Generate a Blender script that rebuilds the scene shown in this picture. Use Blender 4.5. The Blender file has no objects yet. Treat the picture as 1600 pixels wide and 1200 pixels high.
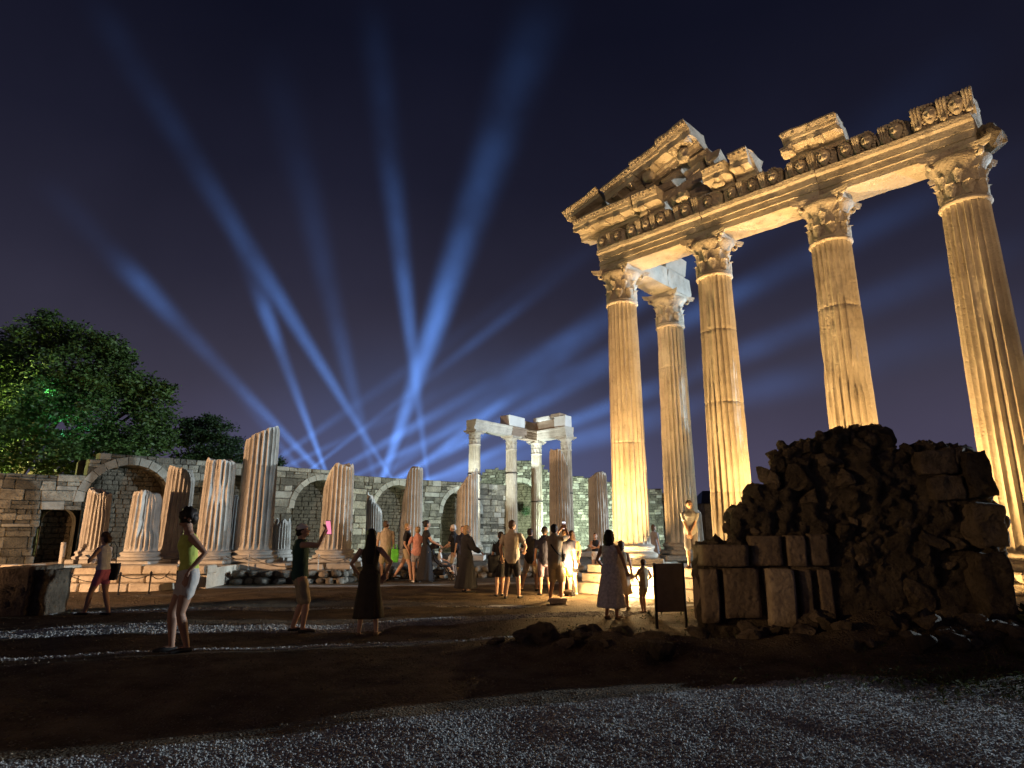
import bpy, bmesh, math, random
import numpy as np
from mathutils import Vector, Matrix

random.seed(7)
rng = np.random.default_rng(7)
SC = bpy.context.scene
COL = SC.collection

# ------------------------------------------------------------------ camera
F_PX, PITCH, CAM_H = 985.0, math.atan(230 / 985.0), 1.48
cam_data = bpy.data.cameras.new('camera')
cam = bpy.data.objects.new('camera', cam_data)
COL.objects.link(cam)
cam.location = (0, 0, CAM_H)
cam.rotation_euler = (math.pi / 2 + PITCH, 0, 0)
cam_data.sensor_width = 36
cam_data.lens = F_PX / 1600 * 36
cam_data.clip_end = 2000
cam_data.clip_start = 0.05
SC.camera = cam

# ------------------------------------------------------------------ view / render
SC.view_settings.view_transform = 'Standard'
SC.view_settings.look = 'None'
SC.view_settings.exposure = 0.0
SC.view_settings.gamma = 1
SC.view_settings.use_curve_mapping = False
SC.render.engine = 'CYCLES'
SC.cycles.use_denoising = True
SC.cycles.max_bounces = 5
SC.cycles.diffuse_bounces = 3
SC.cycles.glossy_bounces = 2
SC.cycles.transparent_max_bounces = 24
SC.cycles.volume_bounces = 0
SC.cycles.volume_step_rate = 1.0
SC.cycles.volume_max_steps = 64
SC.cycles.sample_clamp_indirect = 3.0

# ------------------------------------------------------------------ night sky
world = bpy.data.worlds.new('World')
SC.world = world
world.use_nodes = True
wt = world.node_tree
wt.nodes.clear()
wo = wt.nodes.new('ShaderNodeOutputWorld')
wb = wt.nodes.new('ShaderNodeBackground')
tc = wt.nodes.new('ShaderNodeTexCoord')
sx = wt.nodes.new('ShaderNodeSeparateXYZ')
rmp = wt.nodes.new('ShaderNodeValToRGB')
wt.links.new(tc.outputs['Generated'], sx.inputs[0])
wt.links.new(sx.outputs['Z'], rmp.inputs[0])
els = rmp.color_ramp.elements
els[0].position = 0.0
els[0].color = (0.074, 0.064, 0.108, 1)
els[1].position = 1.0
els[1].color = (0.0028, 0.0032, 0.0080, 1)
for pos, c in ((0.10, (0.066, 0.058, 0.100)), (0.22, (0.042, 0.0385, 0.063)), (0.36, (0.0225, 0.0215, 0.040)),
               (0.50, (0.0108, 0.0110, 0.0235)), (0.66, (0.0050, 0.0056, 0.0140))):
    e = els.new(pos)
    e.color = (*c, 1)
# thin uneven night cloud
wn = wt.nodes.new('ShaderNodeTexNoise')
wn.inputs['Scale'].default_value = 2.2
wn.inputs['Detail'].default_value = 5
wmap = wt.nodes.new('ShaderNodeMapRange')
wmap.inputs[1].default_value, wmap.inputs[2].default_value = 0.3, 0.7
wmap.inputs[3].default_value, wmap.inputs[4].default_value = 0.80, 1.18
wmul = wt.nodes.new('ShaderNodeVectorMath')
wmul.operation = 'SCALE'
wt.links.new(tc.outputs['Generated'], wn.inputs['Vector'])
wt.links.new(wn.outputs['Fac'], wmap.inputs[0])
wt.links.new(rmp.outputs['Color'], wmul.inputs[0])
wt.links.new(wmap.outputs[0], wmul.inputs['Scale'])
wt.links.new(wmul.outputs[0], wb.inputs['Color'])
wb.inputs['Strength'].default_value = 1.0
wt.links.new(wb.outputs[0], wo.inputs[0])


# ------------------------------------------------------------------ lamps of the place, with added fills
def lamp(name, kind, loc, power, color, size=0.1, aim=None, spot=None, blend=0.6):
    d = bpy.data.lights.new(name, kind)
    d.energy = power
    d.color = color
    if kind == 'SPOT':
        d.spot_size = math.radians(spot or 100)
        d.spot_blend = blend
        d.shadow_soft_size = size
    elif kind == 'POINT':
        d.shadow_soft_size = size
    elif kind == 'AREA':
        d.size = size
    o = bpy.data.objects.new(name, d)
    COL.objects.link(o)
    o.location = loc
    if aim is not None:
        o.rotation_euler = (Vector(aim) - Vector(loc)).to_track_quat('-Z', 'Y').to_euler()
    return o


WARM = (1.0, 0.60, 0.225)
COOL = (0.70, 0.86, 1.0)
GREENISH = (0.74, 1.0, 0.78)
# cool white mast lights beyond the right edge of the site
lamp('mast_light', 'SPOT', (46, 25.3, 4.7), 105000, COOL, 0.18, (-8, 20, 1.5), 110)
lamp('mast_light', 'SPOT', (30, 14, 4.2), 19000, (0.55, 0.79, 1.0), 0.12, (-12.5, 21, 2.6), 30, .35)
# warm floodlights at the foot of the tall columns: a wide one and a narrow one at each place
lamp('warm_flood', 'POINT', (1.40, 15.45, 0.75), 330, WARM, 0.06)
for (x_, y_, tx, ty, p_) in ((1.55, 16.05, 2.6, 17.1, .30), (2.90, 15.10, 3.9, 16.1, 1.1), (5.17, 12.98, 6.1, 13.95, 1.25), (7.14, 11.06, 8.1, 12.05, 1.25), (9.05, 9.2, 9.8, 10.1, .22)):
    lamp('warm_flood', 'SPOT', (x_, y_, 0.16), 360 * p_, WARM, 0.05, (tx, ty, 6.0), 150, .4)
    lamp('warm_flood', 'SPOT', (x_ - .12, y_ - .12, 0.18), 2100 * p_, WARM, 0.05, (tx, ty, 7.0), 84, .9)
lamp('warm_flood', 'POINT', (2.62, 14.98, 0.32), 420, (1.0, 0.68, 0.32), 0.05)
lamp('warm_flood', 'SPOT', (3.0, 18.6, 0.5), 900, WARM, 0.08, (4.6, 18.9, 7.5), 90, .7)
# warm light beyond the left edge, raking over the steps and the broken columns
lamp('warm_flood', 'SPOT', (-17.5, 9.5, 2.2), 9500, (1.0, 0.60, 0.33), 0.12, (-7.2, 21.6, 2.6), 72, .6)
lamp('warm_flood', 'SPOT', (-20.5, 21.5, 0.6), 1000, (1.0, 0.56, 0.24), 0.12, (-22.5, 26.5, 2.5), 120, .6)
# warm street lamp far behind the viewer
lamp('unseen_rear_lamp', 'SPOT', (-9.0, -9.0, 9.5), 17000, (1.0, 0.58, 0.28), 0.25, (1.2, 29, 3.6), 23, .6)
# added unseen fill behind the viewer, softening the shadows on frieze and pediment
lamp('unseen_rear_lamp', 'SPOT', (5.0, -9.0, 6.5), 4200, (1.0, 0.62, 0.30), 0.3, (6.2, 13.5, 10.0), 32, .6)
# added warm fill left of the frame, replacing bounced light on the ruin blocks
lamp('added_warm_fill', 'SPOT', (-9.0, 3.5, 2.6), 1700, (1.0, 0.64, 0.31), 0.15, (4.1, 9.5, 1.3), 17, .9)
# added weak fill left behind the viewer, bringing out the bare earth
lamp('added_warm_fill', 'SPOT', (-13.0, -2.0, 3.0), 520, (1.0, 0.60, 0.30), 0.1, (0.0, 7.5, 0.0), 50, 1.0)
# greenish white light on the far walls and on the second temple
lamp('wall_flood', 'SPOT', (4.6, 47.4, 0.4), 8500, GREENISH, 0.2, (0.8, 56, 5.0), 120, .6)
lamp('wall_flood', 'SPOT', (-3.2, 35.0, 0.4), 900, (0.86, 1.0, 0.72), 0.2, (-7.5, 41, 3.5), 140, .7)
lamp('wall_flood', 'SPOT', (-8.2, 27.5, 0.5), 300, (0.9, 1.0, 0.8), 0.2, (-12.5, 34.5, 3.5), 140, .7)
lamp('wall_flood', 'SPOT', (9, 52, 0.4), 1500, GREENISH, 0.2, (13, 62, 4.5), 120, .5)
lamp('column_uplight', 'SPOT', (-4.5, 37.0, 0.5), 7000, (0.86, 1.0, 0.97), 0.15, (0.6, 46.0, 7.6), 42, .8)
lamp('clamp_light', 'SPOT', (0.65, 46.3, 5.5), 900, (0.85, 1.0, 1.0), 0.06, (1.75, 48.1, 8.1), 70, .6)
# park lights inside the big tree
lamp('tree_light', 'POINT', (-29.5, 31.5, 4.8), 6500, (0.95, 1.0, 0.36), 0.15)
lamp('tree_light', 'POINT', (-25.6, 34.0, 8.9), 26, (0.25, 1.0, 0.45), 0.1)
lamp('tree_light', 'POINT', (-23.8, 33.3, 6.9), 30, (0.2, 1.0, 0.5), 0.1)


# ------------------------------------------------------------------ noise
def _hash(i, j, k, s):
    h = (i * 374761393 + j * 668265263 + k * 2147483647 + s * 974634777) & 0xffffffff
    h = ((h ^ (h >> 13)) * 1274126177) & 0xffffffff
    return ((h ^ (h >> 16)) & 0xffff) / 65535.0 * 2 - 1


def vnoise(p, s=0):
    p = np.asarray(p, float)
    i = np.floor(p).astype(np.int64)
    f = p - i
    f = f * f * (3 - 2 * f)
    r = 0
    for a in (0, 1):
        for b in (0, 1):
            for c in (0, 1):
                w = (f[..., 0] if a else 1 - f[..., 0]) * (f[..., 1] if b else 1 - f[..., 1]) * (f[..., 2] if c else 1 - f[..., 2])
                r = r + w * _hash(i[..., 0] + a, i[..., 1] + b, i[..., 2] + c, s)
    return r


def fbm(p, o=3, s=0, g=.5):
    p = np.asarray(p, float)
    r = 0
    a = 1
    for q in range(o):
        r = r + a * vnoise(p * (2.03 ** q) + 17.1 * q, s + q)
        a *= g
    return r


# ------------------------------------------------------------------ materials
MATS = {}


def nodes_mat(name):
    m = bpy.data.materials.new(name)
    m.use_nodes = True
    nt = m.node_tree
    b = nt.nodes['Principled BSDF']
    return m, nt, b


def stone(name, c1, c2, c3=None, scale=1.5, bump=.02, rough=.85, pits=.5, vary=.25, fine=28, dirt=.45):
    """weathered stone: two tones, dark blotches, fine grain, pits"""
    m, nt, b = nodes_mat(name)
    N, L = nt.nodes, nt.links
    geo = N.new('ShaderNodeNewGeometry')
    oi = N.new('ShaderNodeObjectInfo')
    off = N.new('ShaderNodeVectorMath')
    off.operation = 'MULTIPLY_ADD'
    cmb = N.new('ShaderNodeCombineXYZ')
    L.new(oi.outputs['Random'], cmb.inputs[0])
    L.new(oi.outputs['Random'], cmb.inputs[2])
    off.inputs[1].default_value = (9, 9, 9)
    L.new(cmb.outputs[0], off.inputs[0])
    L.new(geo.outputs['Position'], off.inputs[2])
    n1 = N.new('ShaderNodeTexNoise')
    n1.inputs['Scale'].default_value = scale
    n1.inputs['Detail'].default_value = 6
    n1.inputs['Roughness'].default_value = .62
    L.new(off.outputs[0], n1.inputs['Vector'])
    r1 = N.new('ShaderNodeValToRGB')
    r1.color_ramp.elements[0].position = .36
    r1.color_ramp.elements[1].position = .64
    r1.color_ramp.elements[0].color = (*c2, 1)
    r1.color_ramp.elements[1].color = (*c1, 1)
    L.new(n1.outputs['Fac'], r1.inputs[0])
    n2 = N.new('ShaderNodeTexNoise')
    n2.inputs['Scale'].default_value = scale * 3.7
    n2.inputs['Detail'].default_value = 8
    n2.inputs['Roughness'].default_value = .7
    L.new(off.outputs[0], n2.inputs['Vector'])
    mr = N.new('ShaderNodeMapRange')
    mr.inputs[1].default_value, mr.inputs[2].default_value = .52, .70
    mr.inputs[3].default_value, mr.inputs[4].default_value = 0, dirt
    L.new(n2.outputs['Fac'], mr.inputs[0])
    mx = N.new('ShaderNodeMixRGB')
    L.new(mr.outputs[0], mx.inputs[0])
    L.new(r1.outputs[0], mx.inputs[1])
    mx.inputs[2].default_value = (*(c3 or tuple(v * .35 for v in c2)), 1)
    hv = N.new('ShaderNodeHueSaturation')
    mv = N.new('ShaderNodeMapRange')
    mv.inputs[3].default_value, mv.inputs[4].default_value = 1 - vary, 1 + vary
    L.new(oi.outputs['Random'], mv.inputs[0])
    L.new(mv.outputs[0], hv.inputs['Value'])
    L.new(mx.outputs[0], hv.inputs['Color'])
    L.new(hv.outputs[0], b.inputs['Base Color'])
    b.inputs['Roughness'].default_value = rough
    b.inputs['Specular IOR Level'].default_value = .25
    n3 = N.new('ShaderNodeTexNoise')
    n3.inputs['Scale'].default_value = fine
    n3.inputs['Detail'].default_value = 5
    L.new(off.outputs[0], n3.inputs['Vector'])
    vo = N.new('ShaderNodeTexVoronoi')
    vo.inputs['Scale'].default_value = fine * .55
    L.new(off.outputs[0], vo.inputs['Vector'])
    vr = N.new('ShaderNodeMapRange')
    vr.inputs[1].default_value, vr.inputs[2].default_value = 0, .35
    vr.inputs[3].default_value, vr.inputs[4].default_value = -pits, 0
    L.new(vo.outputs['Distance'], vr.inputs[0])
    ad = N.new('ShaderNodeMath')
    L.new(n3.outputs['Fac'], ad.inputs[0])
    L.new(vr.outputs[0], ad.inputs[1])
    ad2 = N.new('ShaderNodeMath')
    ad2.operation = 'MULTIPLY_ADD'
    L.new(n2.outputs['Fac'], ad2.inputs[0])
    ad2.inputs[1].default_value = 1.6
    L.new(ad.outputs[0], ad2.inputs[2])
    bp = N.new('ShaderNodeBump')
    bp.inputs['Strength'].default_value = 1
    bp.inputs['Distance'].default_value = bump
    L.new(ad2.outputs[0], bp.inputs['Height'])
    L.new(bp.outputs[0], b.inputs['Normal'])
    return m


def plain(name, c, rough=.8, metal=0, var=.0, nscale=30, bump=0.0, sheen=0, emit=None, strength=1):
    m, nt, b = nodes_mat(name)
    N, L = nt.nodes, nt.links
    b.inputs['Roughness'].default_value = rough
    b.inputs['Metallic'].default_value = metal
    b.inputs['Specular IOR Level'].default_value = .3
    tcn = N.new('ShaderNodeTexCoord')
    n = N.new('ShaderNodeTexNoise')
    n.inputs['Scale'].default_value = nscale
    n.inputs['Detail'].default_value = 4
    L.new(tcn.outputs['Object'], n.inputs['Vector'])
    r = N.new('ShaderNodeValToRGB')
    r.color_ramp.elements[0].color = (*[v * (1 - var) for v in c], 1)
    r.color_ramp.elements[1].color = (*[min(1, v * (1 + var)) for v in c], 1)
    r.color_ramp.elements[0].position = .3
    r.color_ramp.elements[1].position = .7
    L.new(n.outputs['Fac'], r.inputs[0])
    L.new(r.outputs[0], b.inputs['Base Color'])
    if bump:
        bp = N.new('ShaderNodeBump')
        bp.inputs['Distance'].default_value = bump
        L.new(n.outputs['Fac'], bp.inputs['Height'])
        L.new(bp.outputs[0], b.inputs['Normal'])
    if emit:
        b.inputs['Emission Color'].default_value = (*emit, 1)
        b.inputs['Emission Strength'].default_value = strength
    return m


M_MARBLE = stone('marble', (.56, .50, .41), (.40, .34, .26), (.14, .11, .085), 1.3, .022, .75, .5, .10, 26, .55)
M_MARBLE_W = stone('marble_white', (.55, .51, .44), (.42, .38, .32), (.17, .145, .115), 1.5, .008, .75, .45, .10, 26, .40)
M_SHAFT = stone('shaft_marble', (.55, .49, .39), (.42, .36, .275), (.16, .13, .10), 1.2, .009, .8, .55, .06, 24, .40)
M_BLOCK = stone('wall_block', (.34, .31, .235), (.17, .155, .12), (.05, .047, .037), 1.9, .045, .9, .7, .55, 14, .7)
M_NICHE_SHADE = stone('niche_masonry', (.19, .155, .11), (.11, .09, .062), (.04, .033, .025), 2.2, .04, .95, .7, .3, 14, .6)  # darker than the wall blocks, the recess shade put into the colour
M_BLOCKPALE = stone('wall_block_pale', (.42, .40, .33), (.28, .26, .21), (.13, .12, .10), 1.9, .02, .9, .4, .16, 18, .4)
M_RUBBLE = stone('rubble', (.26, .225, .175), (.15, .125, .095), (.05, .042, .034), 2.6, .05, .95, .9, .38, 12, .7)
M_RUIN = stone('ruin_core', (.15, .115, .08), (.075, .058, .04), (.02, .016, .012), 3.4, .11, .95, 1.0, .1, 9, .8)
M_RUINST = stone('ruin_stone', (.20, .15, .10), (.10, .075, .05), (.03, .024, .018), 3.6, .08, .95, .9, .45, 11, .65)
M_RUINPALE = stone('ruin_pale', (.42, .33, .23), (.30, .23, .16), (.12, .09, .06), 3, .03, .9, .6, .1, 14, .5)
M_RUINBLK = stone('ruin_block', (.27, .20, .135), (.17, .125, .08), (.06, .047, .033), 3, .03, .9, .6, .15, 14, .55)
M_STEP = stone('step_block', (.60, .52, .40), (.46, .38, .28), (.2, .16, .12), 1.8, .02, .8, .4, .12, 20, .35)
M_PEBBLE = stone('pebble', (.56, .56, .55), (.30, .30, .30), (.16, .15, .14), 9, .002, .8, .2, .4, 90, .4)
M_BRONZE = plain('dark_metal', (.035, .03, .027), .5, .6, .2)
M_ROPE = plain('rope', (.10, .085, .06), .9, 0, .3)
M_BARK = plain('bark', (.10, .075, .05), .95, 0, .4, 6, .03)
M_LEAF = plain('leaf', (.070, .125, .026), .55, 0, .55, 2.5)
M_LEAFD = plain('pine_leaf', (.04, .075, .025), .6, 0, .4, 3)
M_WEED = plain('weed', (.09, .11, .035), .7, 0, .5, 8)
for _m in (M_LEAF, M_LEAFD, M_WEED):
    _m.node_tree.nodes['Principled BSDF'].inputs['Specular IOR Level'].default_value = .4


# ------------------------------------------------------------------ object helpers
def mesh_obj(name, verts, faces, mat=None, parent=None, smooth=False, loc=None):
    me = bpy.data.meshes.new(name)
    me.from_pydata([tuple(v) for v in verts] if not isinstance(verts, np.ndarray) else verts.tolist(), [], faces if isinstance(faces, list) else faces.tolist())
    if mat:
        me.materials.append(mat)
    if smooth:
        me.polygons.foreach_set('use_smooth', [True] * len(me.polygons))
    me.update()
    o = bpy.data.objects.new(name, me)
    COL.objects.link(o)
    if parent:
        o.parent = parent
    if loc is not None:
        o.location = loc
    return o


def link_mesh(name, me, parent=None, loc=(0, 0, 0), rot=(0, 0, 0), scale=(1, 1, 1), mat=None):
    o = bpy.data.objects.new(name, me)
    COL.objects.link(o)
    if parent:
        o.parent = parent
    o.location, o.rotation_euler, o.scale = loc, rot, scale
    return o


def empty(name, loc=(0, 0, 0), rz=0.0):
    o = bpy.data.objects.new(name, None)
    o.empty_display_size = .1
    COL.objects.link(o)
    o.location = loc
    o.rotation_euler = (0, 0, rz)
    return o


def tag(o, label=None, cat=None, group=None, kind=None):
    if label:
        o['label'] = label
    if cat:
        o['category'] = cat
    if group:
        o['group'] = group
    if kind or cat:
        o['kind'] = kind or 'thing'
    return o


def copy_tree(o, parent=None):
    c = o.copy()
    COL.objects.link(c)
    c.parent = parent
    for ch in o.children:
        copy_tree(ch, c)
    return c


class MB:
    """collects shapes for one mesh"""

    def __init__(s):
        s.v, s.f, s.n = [], [], 0

    def add(s, v, f):
        v = np.asarray(v, float)
        s.v.append(v)
        s.f += [tuple(int(i) + s.n for i in q) for q in f]
        s.n += len(v)
        return s

    def verts(s):
        return np.concatenate(s.v)

    def build(s, name, mat, parent=None, smooth=False, loc=None):
        return mesh_obj(name, s.verts(), s.f, mat, parent, smooth, loc)


def box(cx, cy, cz, sx_, sy_, sz_, jit=0.0, ch=0.0, rz=0.0, r=rng):
    """box (optionally chamfered and irregular) centred at c"""
    hx, hy, hz = sx_ / 2, sy_ / 2, sz_ / 2
    if ch <= 0:
        v = np.array([[x * hx, y * hy, z * hz] for x in (-1, 1) for y in (-1, 1) for z in (-1, 1)], float)
        f = [(0, 1, 3, 2), (4, 6, 7, 5), (0, 4, 5, 1), (2, 3, 7, 6), (0, 2, 6, 4), (1, 5, 7, 3)]
        if jit:
            v += r.normal(0, jit, v.shape)
    else:
        ch = min(ch, hx * .6, hy * .6, hz * .6)
        cj = r.normal(0, jit, (8, 3)) if jit else np.zeros((8, 3))
        v = []
        idx = {}
        for k, (x, y, z) in enumerate([(x, y, z) for x in (-1, 1) for y in (-1, 1) for z in (-1, 1)]):
            c_ = ch * (1 + (r.random() * .8 if jit else 0))
            for ax in range(3):
                p = [x * (hx - c_), y * (hy - c_), z * (hz - c_)]
                p[ax] = (x * hx, y * hy, z * hz)[ax]
                idx[(k, ax)] = len(v)
                v.append(np.array(p) + cj[k])
        v = np.array(v)
        f = []
        K = lambda x, y, z: (4 if x > 0 else 0) + (2 if y > 0 else 0) + (1 if z > 0 else 0)
        for sgn in (-1, 1):
            q = [(idx[(K(sgn, a, b), 0)]) for a, b in ((-1, -1), (1, -1), (1, 1), (-1, 1))]
            f.append(tuple(q if sgn > 0 else q[::-1]))
            q = [(idx[(K(a, sgn, b), 1)]) for a, b in ((-1, -1), (1, -1), (1, 1), (-1, 1))]
            f.append(tuple(q[::-1] if sgn > 0 else q))
            q = [(idx[(K(a, b, sgn), 2)]) for a, b in ((-1, -1), (1, -1), (1, 1), (-1, 1))]
            f.append(tuple(q if sgn > 0 else q[::-1]))
        for a in (-1, 1):
            for b in (-1, 1):
                f.append((idx[(K(-1, a, b), 1)], idx[(K(1, a, b), 1)], idx[(K(1, a, b), 2)], idx[(K(-1, a, b), 2)]))
                f.append((idx[(K(a, -1, b), 0)], idx[(K(a, 1, b), 0)], idx[(K(a, 1, b), 2)], idx[(K(a, -1, b), 2)]))
                f.append((idx[(K(a, b, -1), 0)], idx[(K(a, b, 1), 0)], idx[(K(a, b, 1), 1)], idx[(K(a, b, -1), 1)]))
        for k in range(8):
            f.append((idx[(k, 0)], idx[(k, 1)], idx[(k, 2)]))
    if rz:
        c, s = math.cos(rz), math.sin(rz)
        v = v @ np.array([[c, s, 0], [-s, c, 0], [0, 0, 1]])
    return v + np.array([cx, cy, cz]), f


def loft(rings, close_ends=True):
    """rings: list of (n,3) arrays"""
    n = len(rings[0])
    v = np.concatenate(rings)
    f = []
    for j in range(len(rings) - 1):
        a, b = j * n, (j + 1) * n
        for i in range(n):
            k = (i + 1) % n
            f.append((a + i, a + k, b + k, b + i))
    if close_ends:
        f.append(tuple(range(n))[::-1])
        f.append(tuple(range((len(rings) - 1) * n, len(rings) * n)))
    return v, f


def lathe(prof, n=32, cx=0, cy=0):
    """prof: (radius, z) list"""
    a = np.linspace(0, 2 * np.pi, n, endpoint=False)
    rings = [np.stack([cx + r * np.cos(a), cy + r * np.sin(a), np.full(n, z)], 1) for r, z in prof]
    return loft(rings)


def tube(pts, rad, n=12, ref=(1, 0, 0), round_ends=True):
    """tapered elliptical tube; rad entries are r or (r_ref, r_other)"""
    P = [np.array(p, float) for p in pts]
    R = [(r, r) if not isinstance(r, (tuple, list)) else tuple(r) for r in rad]
    a = np.linspace(0, 2 * np.pi, n, endpoint=False)
    rings = []
    m = len(P)
    for i in range(m):
        t = P[min(i + 1, m - 1)] - P[max(i - 1, 0)]
        t = t / (np.linalg.norm(t) + 1e-9)
        rf = np.array(ref, float)
        if abs(rf @ t) > .93:
            rf = np.array((0, 0, 1.0)) if abs(t[2]) < .8 else np.array((0, 1.0, 0))
        u = rf - t * (rf @ t)
        u /= np.linalg.norm(u)
        w = np.cross(t, u)
        ring = lambda c, k: c + np.outer(np.cos(a) * R[i][0] * k, u) + np.outer(np.sin(a) * R[i][1] * k, w)
        rr = min(R[i])
        if i == 0 and round_ends:
            rings.append(ring(P[i] - t * rr * .95, .3))
            rings.append(ring(P[i] - t * rr * .65, .75))
        rings.append(ring(P[i], 1))
        if i == m - 1 and round_ends:
            rings.append(ring(P[i] + t * rr * .65, .75))
            rings.append(ring(P[i] + t * rr * .95, .3))
    return loft(rings)


def ico(sub=1):
    bm = bmesh.new()
    bmesh.ops.create_icosphere(bm, subdivisions=sub, radius=1)
    v = np.array([q.co[:] for q in bm.verts])
    f = [tuple(q.index for q in p.verts) for p in bm.faces]
    bm.free()
    return v, f


ICO1, ICO2, ICO3 = ico(1), ico(2), ico(3)


def lump(base, c, r3, seed, amp=.35, fr=1.3, flat=0.0):
    v, f = base
    d = 1 + amp * fbm(v * fr + seed * 7.3, 3, seed)
    w = v * d[:, None] * np.array(r3)
    if flat:
        w = np.clip(w, -np.array(r3) * flat, np.array(r3) * flat)
    return w + np.array(c), f


def ground_z(x, y):
    """gentle relief of the excavated ground"""
    x = np.asarray(x, float)
    y = np.asarray(y, float)
    p = np.stack([x * .35, y * .35, np.zeros_like(x)], -1)
    z = .045 * fbm(p, 3, 3)
    p2 = np.stack([x * 1.6, y * 1.6, np.zeros_like(x)], -1)
    z = z + .014 * fbm(p2, 3, 9)
    # low heap of earth left of the ruin
    d = ((x - 1.15) / 1.15) ** 2 + ((y - 8.55) / .62) ** 2
    p3 = np.stack([x * 2.6, y * 2.6, np.zeros_like(x)], -1)
    z = z + np.exp(-d) * (.26 + .12 * fbm(p3, 3, 21))
    d = ((x - 5.1) / 1.9) ** 2 + ((y - 8.75) / .75) ** 2
    z = z + np.exp(-d) * (.34 + .12 * fbm(p3, 3, 22))
    fade = np.clip((y - 16) / 4, 0, 1)
    return z * (1 - .5 * fade)


def gz1(x, y):
    return float(ground_z(np.array([x]), np.array([y]))[0])


def fast_mesh(name, V, T, mat, smooth=False, kind=None):
    """large triangle mesh from numpy arrays"""
    me = bpy.data.meshes.new(name)
    me.vertices.add(len(V))
    me.vertices.foreach_set('co', np.asarray(V, np.float32).ravel())
    k = T.shape[1]
    me.loops.add(len(T) * k)
    me.loops.foreach_set('vertex_index', T.astype(np.int32).ravel())
    me.polygons.add(len(T))
    me.polygons.foreach_set('loop_start', np.arange(0, len(T) * k, k, dtype=np.int32))
    me.polygons.foreach_set('loop_total', np.full(len(T), k, dtype=np.int32))
    if smooth:
        me.polygons.foreach_set('use_smooth', np.ones(len(T), bool))
    me.materials.append(mat)
    me.update()
    me.validate()
    o = bpy.data.objects.new(name, me)
    COL.objects.link(o)
    if kind:
        o['kind'] = kind
    return o


# ================================================================== GROUND
def gravel_streak_mask(x, y):  # gravel areas; edge and pale strips also put streaks of light into the colour
    n = fbm(np.stack([x * .9, y * .9, np.zeros_like(x)], -1), 3, 31)
    n2 = fbm(np.stack([x * 5, y * 5, np.zeros_like(x)], -1), 2, 32)
    m1 = (4.66 + .363 * (x + 3.38)) - y + .10 * n + .05 * n2
    m1 = np.where(x > 3.6, m1 - (x - 3.6) * .9, m1)
    c = 10.15 + .16 * (x + 5.5) + .022 * (x + 5.5) ** 2 * (x > -5.5)
    m2 = .42 - np.abs(y - c) + .16 * n + .08 * n2 - np.clip(x - 2.0, 0, 9)
    e = 8.02 + .27 * (x + 6)
    m3 = .045 - np.abs(y - e) + .03 * n + .03 * n2 - np.clip(x - .4, 0, 9)
    c4 = 12.9 + .10 * (x + 6)
    m4 = .20 - np.abs(y - c4) + .22 * n + .1 * n2
    m5 = .35 - np.abs(y - (18.35 + .15 * (x + 4))) + .1 * n
    return np.maximum.reduce([m1, m2, m3, m4 - .1, m5])


ysteps = [0.5]
while ysteps[-1] < 140:
    ysteps.append(ysteps[-1] + max(.05, .011 * ysteps[-1]) * (1 if ysteps[-1] < 24 else 3.0))
ys = np.array([-30, -8, -2] + ysteps + [200, 400, 900])
xs = np.concatenate([[-900, -300, -120, -70, -45], np.arange(-30, -12, .5), np.arange(-12, 12, .085), np.arange(12, 34, .6), [40, 50, 70, 120, 300, 900]])
GX, GY = np.meshgrid(xs, ys)
GZ = ground_z(GX, GY)
GZ = np.where((np.abs(GX) > 60) | (GY > 130) | (GY < 0), 0, GZ)
V = np.stack([GX.ravel(), GY.ravel(), GZ.ravel()], 1)
nx = len(xs)
ii, jj = np.meshgrid(np.arange(nx - 1), np.arange(len(ys) - 1))
a0 = (jj * nx + ii).ravel()
Q = np.stack([a0, a0 + 1, a0 + nx + 1, a0 + nx], 1)

mg, nt, bsdf = nodes_mat('ground')
N, L = nt.nodes, nt.links
geo = N.new('ShaderNodeNewGeometry')
at = N.new('ShaderNodeAttribute')
at.attribute_name = 'gravel'
nz = N.new('ShaderNodeTexNoise')
nz.inputs['Scale'].default_value = 22
nz.inputs['Detail'].default_value = 6
L.new(geo.outputs['Position'], nz.inputs['Vector'])
mm = N.new('ShaderNodeMath')
mm.operation = 'MULTIPLY_ADD'
mm.inputs[1].default_value = .22
L.new(nz.outputs['Fac'], mm.inputs[0])
L.new(at.outputs['Fac'], mm.inputs[2])
mk = N.new('ShaderNodeMapRange')
mk.inputs[1].default_value, mk.inputs[2].default_value = .06, .16
L.new(mm.outputs[0], mk.inputs[0])
vg = N.new('ShaderNodeTexVoronoi')
vg.inputs['Scale'].default_value = 42
L.new(geo.outputs['Position'], vg.inputs['Vector'])
gr = N.new('ShaderNodeValToRGB')
gr.color_ramp.elements[0].color = (.24, .235, .225, 1)
gr.color_ramp.elements[1].color = (.52, .52, .51, 1)
L.new(vg.outputs['Color'], gr.inputs[0])
ns = N.new('ShaderNodeTexNoise')
ns.inputs['Scale'].default_value = 1.7
ns.inputs['Detail'].default_value = 9
ns.inputs['Roughness'].default_value = .65
L.new(geo.outputs['Position'], ns.inputs['Vector'])
sr = N.new('ShaderNodeValToRGB')
sr.color_ramp.elements[0].position = .35
sr.color_ramp.elements[1].position = .68
sr.color_ramp.elements[0].color = (.066, .048, .030, 1)
sr.color_ramp.elements[1].color = (.19, .14, .088, 1)
L.new(ns.outputs['Fac'], sr.inputs[0])
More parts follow.
